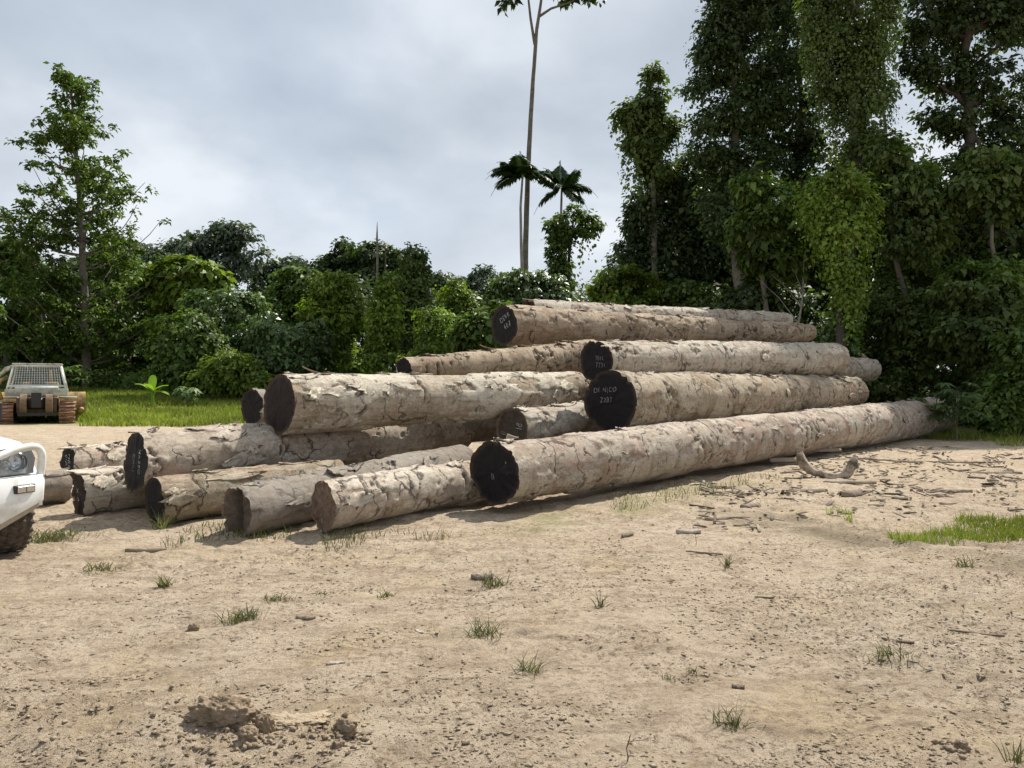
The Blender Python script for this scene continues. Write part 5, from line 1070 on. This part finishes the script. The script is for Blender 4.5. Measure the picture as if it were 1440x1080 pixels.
def bulldozer():
    Y = 29.3; x = (52 - 720) / F * Y; k = Y / F
    r = empty('bulldozer', (x, Y, float(HG(np.array([x]), np.array([Y]))[0])), 0.50)
    # local axes: -y faces the camera (the machine's rear), x to the right
    for sx in (-1, 1):
        t = empty('track', (sx * 1.0, 1.35, 0)); t.parent = r
        G = Geo(); pts = []
        for a in np.linspace(-math.pi / 2, math.pi / 2, 9): pts.append((-1.45 - 0.32 * math.cos(a), 0.36 - 0.0 + 0.32 * math.sin(-a) * -1))
        prof = [(-1.45 - 0.32 * math.cos(a), 0.37 + 0.32 * math.sin(a)) for a in np.linspace(-math.pi / 2, math.pi / 2, 9)] + [(1.2 + 0.32 * math.cos(a), 0.37 + 0.32 * math.sin(a)) for a in np.linspace(math.pi / 2, -math.pi / 2, 9)]
        fr = Geo(); n = len(prof); V = np.array([(sx_, y_ * 0.93, 0.37 + (z_ - 0.37) * 0.9) for sx_ in (-0.16, 0.16) for (y_, z_) in prof]); fr.add(V, [(i, (i + 1) % n, n + (i + 1) % n, n + i) for i in range(n)])
        for b in (0, n):
            c = fr.n; fr.V.append(np.array([V[b:b + n].mean(0)])); fr.n += 1; fr.Q[3].append(np.array([(b + i, b + (i + 1) % n, c) for i in range(n)]))
        fr.build('track_frame', M['mud_brown'], t)
        # shoes with grouser bars round the loop
        per = [np.array(p) for p in prof] + [np.array(prof[0])]; L_ = np.cumsum([0] + [np.linalg.norm(per[i + 1] - per[i]) for i in range(len(per) - 1)]); m = 38
        for i in range(m):
            d = (i + 0.5) / m * L_[-1]; j = int(np.searchsorted(L_, d) - 1); f = (d - L_[j]) / (L_[j + 1] - L_[j] + 1e-9); p = per[j] + (per[j + 1] - per[j]) * f; tg = (per[j + 1] - per[j]); a = math.atan2(tg[1], tg[0])
            if i == 0:
                S_ = Geo(); S_.box(-0.27, 0.27, -0.088, 0.088, 0.0, 0.025); S_.box(-0.27, 0.27, 0.055, 0.08, 0.025, 0.085); shoe = S_.build('track_shoe', M['rust'], t); sh = shoe
            else: sh = shoe.copy(); C.objects.link(sh); sh.parent = t
            sh.location = (0, p[0], p[1]); sh.rotation_euler = (a, 0, 0)
    G = Geo(); G.box(-0.66, 0.66, -0.1, 2.9, 0.38, 0.95); G.build('hull', M['mud_brown'], r, bevel=0.03)
    G = Geo(); G.box(-0.62, 0.62, 1.9, 3.6, 0.9, 1.55); G.build('engine_hood', M['doz_yellow'], r, bevel=0.04)
    w = empty('winch', (0, -0.28, 0.3)); w.parent = r
    for sx in (-1, 1):
        G = Geo(); G.tube(np.array([[sx * 0.52, 0, 0.45], [sx * 0.30, 0, 0.45]]), 0.36, 20); G.build('drum_flange', M['mud_brown'], w, bevel=0.01)
    G = Geo(); G.tube(np.array([[-0.3, 0, 0.45], [0.3, 0, 0.45]]), 0.22, 18); G.build('drum', M['black_steel'], w)
    G = Geo(); G.box(-0.16, 0.16, -0.24, -0.10, 0.3, 0.86); G.box(-0.6, 0.6, -0.1, 0.1, -0.02, 0.12); G.build('fairlead', M['black_steel'], w, bevel=0.01)
    # fenders and fuel tank
    G = Geo(); G.box(-1.02, 1.02, -0.15, 0.55, 1.02, 1.30); G.build('fuel_tank', M['doz_grey'], r, bevel=0.03)
    for sx in (-1, 1):
        G = Geo(); G.box(sx * 1.0 - 0.3, sx * 1.0 + 0.3, 0.3, 1.9, 0.93, 0.98); G.build('fender', M['doz_grey'], r, bevel=0.01)
    # cage cab
    cb = empty('cab', (0, 0, 1.3)); cb.parent = r
    def fp(x, z): return (x, -0.05 + 0.32 * z, z)
    H_ = 0.88
    G = Geo(); G.tube(np.array([fp(-0.95, 0), fp(-0.76, H_)]), 0.045, 6); G.tube(np.array([fp(0.95, 0), fp(0.76, H_)]), 0.045, 6); G.tube(np.array([fp(-0.76, H_), fp(0.76, H_)]), 0.045, 6); G.tube(np.array([fp(-0.93, .1), fp(0.93, .1)]), 0.05, 6)
    G.build('cab_frame', M['doz_white'], cb)
    G = Geo()
    for sx in (-1, 1):
        G.tube(np.array([[sx * 0.95, 1.5, 0], [sx * 0.76, 1.35, H_]]), 0.05, 6); G.tube(np.array([[sx * 0.76, 0.23, H_], [sx * 0.76, 1.35, H_]]), 0.045, 6); G.tube(np.array([[sx * 0.9, 0.0, 0.25], [sx * 0.9, 1.45, 0.25]]), 0.035, 6)
    G.build('cab_side_frame', M['doz_white'], cb)
    G = Geo(); V = np.array([(-0.9, 0.25, H_), (0.9, 0.25, H_), (0.9, 1.45, H_ + 0.02), (-0.9, 1.45, H_ + 0.02)]); G.box(-0.82, 0.82, 0.18, 1.45, H_ + 0.03, H_ + 0.09); G.build('cab_roof', M['doz_grey'], cb, bevel=0.02)
    G = Geo()
    for i in range(19):
        f = -0.72 + 1.44 * i / 18; G.tube(np.array([fp(f * 1.08, 0.16), fp(f * 0.97, H_ - 0.05)]), 0.008, 4, False)
    for i in range(11):
        z = 0.16 + (H_ - 0.22) * i / 10; hw = 0.80 - 0.10 * i / 10; G.tube(np.array([fp(-hw, z), fp(hw, z)]), 0.008, 4, False)
    G.build('rear_mesh', M['doz_white'], cb)
    G = Geo()
    for sx in (-1, 1):
        for i in range(9):
            y0 = 0.15 + 1.2 * i / 8; G.tube(np.array([[sx * 0.9, y0, 0.26], [sx * 0.78, y0, H_]]), 0.008, 4, False)
        for i in range(7): z = 0.3 + 0.5 * i / 6; G.tube(np.array([[sx * (0.9 - 0.13 * i / 6), 0.15, z], [sx * (0.9 - 0.13 * i / 6), 1.35, z]]), 0.008, 4, False)
    G.build('side_mesh', M['doz_grey'], cb)
    G = Geo(); G.box(-0.25, 0.25, 0.55, 0.65, 0, 0.55); G.box(-0.25, 0.25, 0.65, 1.05, -0.02, 0.12); G.build('operator_seat', M['black_steel'], cb, bevel=0.03)
    G = Geo(); G.box(-0.7, 0.7, -0.13, -0.05, 0.0, 0.09); G.build('rear_sill', M['doz_white'], cb)
    # blade arms and blade in front (left of the machine, yellow)
    for sx in (-1, 1): G = Geo(); G.tube(np.array([[sx * 1.45, 0.6, 0.45], [sx * 1.45, 3.6, 0.4]]), 0.11, 8); G.build('push_arm', M['doz_yellow'], r)
    G = Geo(); V = []; n = 9
    for sxx in (-1.6, 1.6):
        for i in range(n):
            a = i / (n - 1); V.append((sxx, 3.75 - 0.25 * math.sin(a * math.pi), 0.05 + a * 1.1))
        for i in range(n):
            a = 1 - i / (n - 1); V.append((sxx, 3.83 - 0.25 * math.sin(a * math.pi), 0.05 + a * 1.1))
    m = 2 * n; G.add(np.array(V), [(i, (i + 1) % m, m + (i + 1) % m, m + i) for i in range(m)]); G.build('blade', M['doz_yellow'], r)
    G = Geo(); G.tube(np.array([[-1.15, 0.2, 0.9], [-1.28, 0.3, 1.4], [-1.2, 0.5, 1.62], [-1.0, 0.7, 1.75]]), 0.07, 8); G.build('lift_arm', M['doz_yellow'], r)
    G = Geo(); G.tube(np.array([[-0.85, 0.4, 2.1], [-1.1, 0.8, 1.95], [-1.5, 1.4, 1.7], [-1.9, 2.2, 1.5]]), 0.05, 6); G.tube(np.array([[-0.6, 0.6, 2.25], [-1.1, 1.3, 2.1], [-1.5, 2.4, 1.7]]), 0.04, 6); G.build('brush_guard', M['doz_grey'], r)
    G = Geo(); G.tube(np.array([[0.35, 2.6, 1.5], [0.35, 2.6, 2.05]]), 0.05, 8); G.build('exhaust', M['rust'], r)
    tag(r, 'muddy bulldozer seen from behind with a meshed cab and rusty tracks', 'bulldozer')
bulldozer()

# ------------------------------------------------------------------ white pickup at the left edge, facing the camera
M['white_paint'] = simple('white_vehicle_paint', (0.78, 0.79, 0.78), 0.25, var=0.03, scale=3, coat=0.5)
M['bar_white'] = simple('white_powder_coat', (0.74, 0.75, 0.74), 0.35, var=0.05, scale=4, dirt=(0.60, 0.58, 0.52))
M['splash'] = simple('muddy_lower_bumper', (0.36, 0.33, 0.26), 0.7, var=0.2, scale=12)
M['plastic'] = simple('black_plastic', (0.02, 0.02, 0.021), 0.5)
M['tyre'] = simple('muddy_tyre_rubber', (0.045, 0.038, 0.032), 0.85, var=0.35, scale=10, dirt=(0.12, 0.09, 0.065))
M['chrome'] = simple('bright_reflector', (0.6, 0.62, 0.65), 0.12, metal=1.0)
def glass(name, col, rough=0.05, alpha=0.35):
    m, nt, b, L, N = mat(name); b.inputs['Base Color'].default_value = (*col, 1); b.inputs['Roughness'].default_value = rough; b.inputs['Transmission Weight'].default_value = 0.85; b.inputs['IOR'].default_value = 1.2; return m
M['lens'] = glass('clear_lens', (0.9, 0.93, 0.95)); M['screen'] = simple('windscreen_glass', (0.03, 0.04, 0.045), 0.05)
def truck():
    # local: +x = vehicle's left (right side of picture), -y = forward (towards camera), z up
    Yt = 6.95; px_c = 8.0; hz = math.radians(50)
    # position: left front wheel contact below picture column 8
    wx, wy = (-13 - 720) / F * 6.75, 6.75
    r = empty('pickup_truck', (0, 0, 0), hz); c, s = math.cos(hz), math.sin(hz); lx, ly = 0.77, 0.0
    r.location = (wx - (lx * c - ly * s), wy + 0.16 - (lx * s + ly * c), 0.0)
    def wheel(x, y, side):
        w = empty('wheel', (x, y, 0.385)); w.parent = r
        prof = [(-0.135, 0.25), (-0.14, 0.32), (-0.12, 0.365), (-0.09, 0.378), (0.09, 0.378), (0.12, 0.365), (0.14, 0.32), (0.135, 0.25)]; n = 56; V = []
        for i in range(n):
            a = i / n * 2 * math.pi
            for (xx, rr) in prof: V.append((xx, rr * math.cos(a), rr * math.sin(a)))
        m = len(prof); Q = [(i * m + j, i * m + (j + 1) % m, ((i + 1) % n) * m + (j + 1) % m, ((i + 1) % n) * m + j) for i in range(n) for j in range(m)]
        G = Geo(); G.add(np.array(V), Q)
        tyre = G.build('tyre', M['tyre'], w, smooth=True)
        tr = Geo()
        for i in range(30):       # chevron mud tread lugs
            a = i / 30 * 2 * math.pi
            for sg in (-1, 1):
                for (x0, x1, da) in ((0.012, 0.068, 0.0), (0.074, 0.135, 0.05)):
                    aa = a + da + (0.105 if sg > 0 else 0)
                    Mx = Matrix.Rotation(aa, 4, 'X') @ Matrix.Translation((sg * (x0 + x1) / 2, 0, 0.378 if x0 < 0.05 else 0.370)) @ Matrix.Rotation(sg * 0.45, 4, 'Z')
                    tr.box(-(x1 - x0) / 2, (x1 - x0) / 2, -0.022, 0.022, -0.012, 0.014, Mx, (0.9, 0.8))
        tr.build('tread', M['tyre'], w)
        G = Geo(); G.tube(np.array([[-0.10, 0, 0], [0.11 * side, 0, 0]]), 0.25, 28)
        G.build('rim', M['doz_grey'], w); return w
    wheel(0.77, 0.0, 1); wheel(-0.77, 0.0, -1); wheel(0.77, 3.1, 1); wheel(-0.77, 3.1, -1)
    def loft(name, secs, mt, parent, bevel=0.02, ends=True):
        """secs: list of rings (same number of points)"""
        n = len(secs[0]); V = np.array([p for s_ in secs for p in s_], float); G = Geo(); G.add(V, [(i * n + j, i * n + (j + 1) % n, (i + 1) * n + (j + 1) % n, (i + 1) * n + j) for i in range(len(secs) - 1) for j in range(n)])
        for b in (0, (len(secs) - 1) * n):
            cidx = G.n; G.V.append(np.array([V[b:b + n].mean(0)])); G.n += 1; G.Q[3].append(np.array([(b + j, b + (j + 1) % n, cidx) for j in range(n)]))
        o = G.build(name, mt, parent, smooth=True)
        m = o.modifiers.new('bevel', 'BEVEL'); m.width = bevel; m.segments = 3; m.limit_method = 'ANGLE'; m.angle_limit = 0.6
        return o
    # bonnet
    def ring(y, hw, z0, z1, crown=0.03): return [(-hw, y, z0), (-hw, y, z1 - 0.06), (-hw * 0.93, y, z1 - 0.015), (-hw * 0.5, y, z1 + crown), (0, y, z1 + crown), (hw * 0.5, y, z1 + crown), (hw * 0.93, y, z1 - 0.015), (hw, y, z1 - 0.06), (hw, y, z0)]
    loft('bonnet', [ring(-0.46, 0.60, 0.86, 0.94), ring(-0.40, 0.68, 0.84, 0.99), ring(-0.1, 0.76, 0.84, 1.04), ring(0.4, 0.80, 0.84, 1.08), ring(0.85, 0.82, 0.84, 1.11)], M['white_paint'], r)
    for sx in (-1, 1):          # front wing with an arch
        G = Geo(); ys = np.linspace(-0.44, 0.85, 22)
        def low(y):
            d = 0.46 ** 2 - y * y
            return max(0.55, 0.40 + math.sqrt(d)) if d > 0 else 0.55
        V = []
        for y in ys:
            bulge = 0.90 - 0.10 * max(0, (-y - 0.15) / 0.3) ** 1.3; zt = 1.0 + 0.05 * (y + 0.44)
            if y < -0.2: zt = 0.93 + (y + 0.44) * 0.25
            V += [(sx * bulge, y, low(y)), (sx * bulge, y, (low(y) + zt) / 2), (sx * (bulge - 0.04), y, zt - 0.03), (sx * (bulge - 0.12), y, zt), (sx * (bulge - 0.2), y, zt - 0.05), (sx * (bulge - 0.2), y, low(y) + 0.02)]
        n = 6; Q = [(i * n + j, i * n + (j + 1) % n, (i + 1) * n + (j + 1) % n, (i + 1) * n + j) for i in range(len(ys) - 1) for j in range(n)]; G.add(np.array(V), Q); G.add(np.array(V[:6]), [(0, 1, 4, 5), (1, 2, 3, 4)]); G.build('wing', M['white_paint'], r, smooth=True)
        G = Geo(); G.tube(np.array([(sx * 0.91, 0.46 * math.cos(a), 0.40 + 0.46 * math.sin(a)) for a in np.linspace(0.1, math.pi - 0.1, 14)]), 0.025, 6); G.build('wheel_arch_lip', M['white_paint'], r)
        # headlight
        h = empty('headlight', (sx * 0.72, -0.62, 0.84)); h.parent = r
        a_ = [(-0.145, 0.06, -0.105), (0.13, 0.13, -0.105), (0.16, 0.17, 0.02), (0.11, 0.15, 0.125), (-0.10, 0.07, 0.105), (-0.15, 0.04, 0.0)]; V = [(sx * p[0], p[1], p[2]) for p in a_] + [(sx * p[0], p[1] + 0.12, p[2]) for p in a_]
        G = Geo(); G.add(np.array(V), [(i, (i + 1) % 6, 6 + (i + 1) % 6, 6 + i) for i in range(6)]); G.add(np.array(V), [(6, 7, 8, 9), (6, 9, 10, 11)]); G.build('housing', M['plastic'], h)
        G = Geo(); G.add(np.array(V[:6]) + np.array([0, -0.004, 0]), [(0, 1, 2, 3), (0, 3, 4, 5)]); G.build('lens', M['lens'], h, smooth=False)
        for (ox, oz, rad_) in ((0.0, 0.0, 0.075), (-0.085, -0.02, 0.04)):
            G = Geo(); prof = [(rad_, 0.0), (rad_ * 1.1, 0.01), (rad_ * 0.9, 0.05), (rad_ * 0.5, 0.075), (0.001, 0.085)]; n = 20; V = [(sx * ox + rr * math.cos(i / n * 6.2832), 0.10 + dd * 0.6, oz + rr * math.sin(i / n * 6.2832)) for (rr, dd) in prof for i in range(n)]
            G.add(np.array(V), [(k * n + i, k * n + (i + 1) % n, (k + 1) * n + (i + 1) % n, (k + 1) * n + i) for k in range(len(prof) - 1) for i in range(n)]); G.build('reflector', M['chrome'], h, smooth=True)
            G = Geo(); G.tube(np.array([[sx * ox, 0.085, oz], [sx * ox, 0.12, oz]]), rad_ * 0.35, 12); G.build('bulb', M['lens'], h)
    G = Geo(); G.box(-0.50, 0.50, -0.45, -0.38, 0.70, 0.93); G.build('grille_surround', M['plastic'], r)
    for i in range(4):
        G = Geo(); G.box(-0.49, 0.49, -0.475, -0.455, 0.725 + i * 0.052, 0.745 + i * 0.052); G.build('grille_bar', M['chrome'], r, bevel=0.004)
    # steel bumper bar with upswept wings
    def br(x, ax, yb, z0, z1): return [(x, yb, z0), (x, yb - 0.02, (z0 + z1) / 2), (x, yb + 0.02, z1), (x, yb + 0.30, z1), (x, yb + 0.30, z0)]
    secs = [br(-0.98, 0, -0.36, 0.57, 0.72), br(-0.90, 0, -0.58, 0.50, 0.725), br(-0.55, 0, -0.70, 0.36, 0.72), br(0, 0, -0.74, 0.34, 0.70), br(0.55, 0, -0.70, 0.36, 0.72), br(0.90, 0, -0.58, 0.50, 0.725), br(0.98, 0, -0.36, 0.57, 0.72)]
    bb = loft('bumper', secs, M['bar_white'], r, 0.012)
    sec2 = [[(x, y + 0.012, z0 - 0.005), (x, y + 0.03, z0 - 0.07), (x, y + 0.2, z0 - 0.07), (x, y + 0.2, z0 - 0.005)] for (x, y, z0) in ((-0.955, -0.36, 0.575), (-0.88, -0.56, 0.51), (-0.55, -0.68, 0.37), (0, -0.72, 0.35), (0.55, -0.68, 0.37), (0.88, -0.56, 0.51), (0.955, -0.36, 0.575))]
    loft('lower_valance', sec2, M['splash'], r, 0.006)
    for sx in (-1, 1):
        il = empty('indicator', (sx * 0.73, -0.655, 0.625)); il.parent = r; il.rotation_euler = (0, 0, sx * 0.33)
        G = Geo(); G.box(-0.085, 0.085, -0.02, 0.02, -0.034, 0.034); G.build('bezel', M['plastic'], il, bevel=0.005)
        G = Geo(); G.box(-0.075, 0.0, -0.028, -0.021, -0.026, 0.026); G.box(0.006, 0.075, -0.028, -0.021, -0.026, 0.026); G.build('lens', M['chrome'], il, bevel=0.003)
        pts = [(sx * 0.90, -0.50, 0.70), (sx * 0.905, -0.53, 0.82), (sx * 0.90, -0.55, 0.90), (sx * 0.865, -0.57, 0.955), (sx * 0.80, -0.60, 0.975), (sx * 0.66, -0.64, 0.95), (sx * 0.52, -0.67, 0.90), (sx * 0.40, -0.69, 0.86), (sx * 0.36, -0.70, 0.80), (sx * 0.36, -0.70, 0.68)]
        P = np.array(pts); t = np.linspace(0, 1, len(P)); tt = np.linspace(0, 1, 46); PP = np.stack([np.interp(tt, t, P[:, i]) for i in range(3)], -1)
        for _ in range(3): PP[1:-1] = (PP[:-2] + PP[1:-1] * 2 + PP[2:]) / 4
        G = Geo(); G.tube(PP, 0.032, 14); G.build('hoop', M['bar_white'], r, smooth=True)
    P = np.array([(-0.36, -0.70, 0.84), (-0.36, -0.71, 1.0), (-0.3, -0.71, 1.06), (0.3, -0.71, 1.06), (0.36, -0.71, 1.0), (0.36, -0.70, 0.84)]); G = Geo(); G.tube(P, 0.028, 12); G.build('centre_hoop', M['bar_white'], r, smooth=True)
    # cab
    cab = [[(-hw, y, 0.45), (-hw, y, zs), (-hw * k_, y, zt), (hw * k_, y, zt), (hw, y, zs), (hw, y, 0.45)] for (y, hw, zs, zt, k_) in ((0.85, 0.88, 1.08, 1.12, 0.96), (1.45, 0.89, 1.12, 1.66, 0.78), (1.7, 0.89, 1.12, 1.72, 0.78), (2.3, 0.89, 1.12, 1.70, 0.78), (2.45, 0.88, 1.10, 1.6, 0.8))]
    loft('cab', cab, M['white_paint'], r, 0.03)
    G = Geo(); V = [(-0.76, 0.915, 1.19), (0.76, 0.915, 1.19), (0.66, 1.42, 1.645), (-0.66, 1.42, 1.645)]; V = [(a, b - 0.012, c_ + 0.016) for a, b, c_ in V]; G.add(np.array(V), [(0, 1, 2, 3)]); G.build('windscreen', M['screen'], r)
    G = Geo(); G.box(-0.88, 0.88, 2.5, 4.3, 0.5, 0.62); G.box(-0.88, -0.84, 2.5, 4.3, 0.62, 1.0); G.box(0.84, 0.88, 2.5, 4.3, 0.62, 1.0); G.box(-0.84, 0.84, 4.26, 4.3, 0.62, 1.0); G.build('load_bed', M['white_paint'], r, bevel=0.01)
    for sx in (-1, 1):
        G = Geo(); G.box(sx * 1.0 - 0.1, sx * 1.0 + 0.1, 1.1, 1.18, 1.12, 1.32); G.build('mirror', M['plastic'], r, bevel=0.02)
    G = Geo(); G.box(-0.7, 0.7, -0.3, 2.3, 0.30, 0.44); G.build('chassis', M['black_steel'], r)
    tag(r, 'white pickup truck with a hooped bull bar, cut off by the left edge', 'pickup truck')
truck()
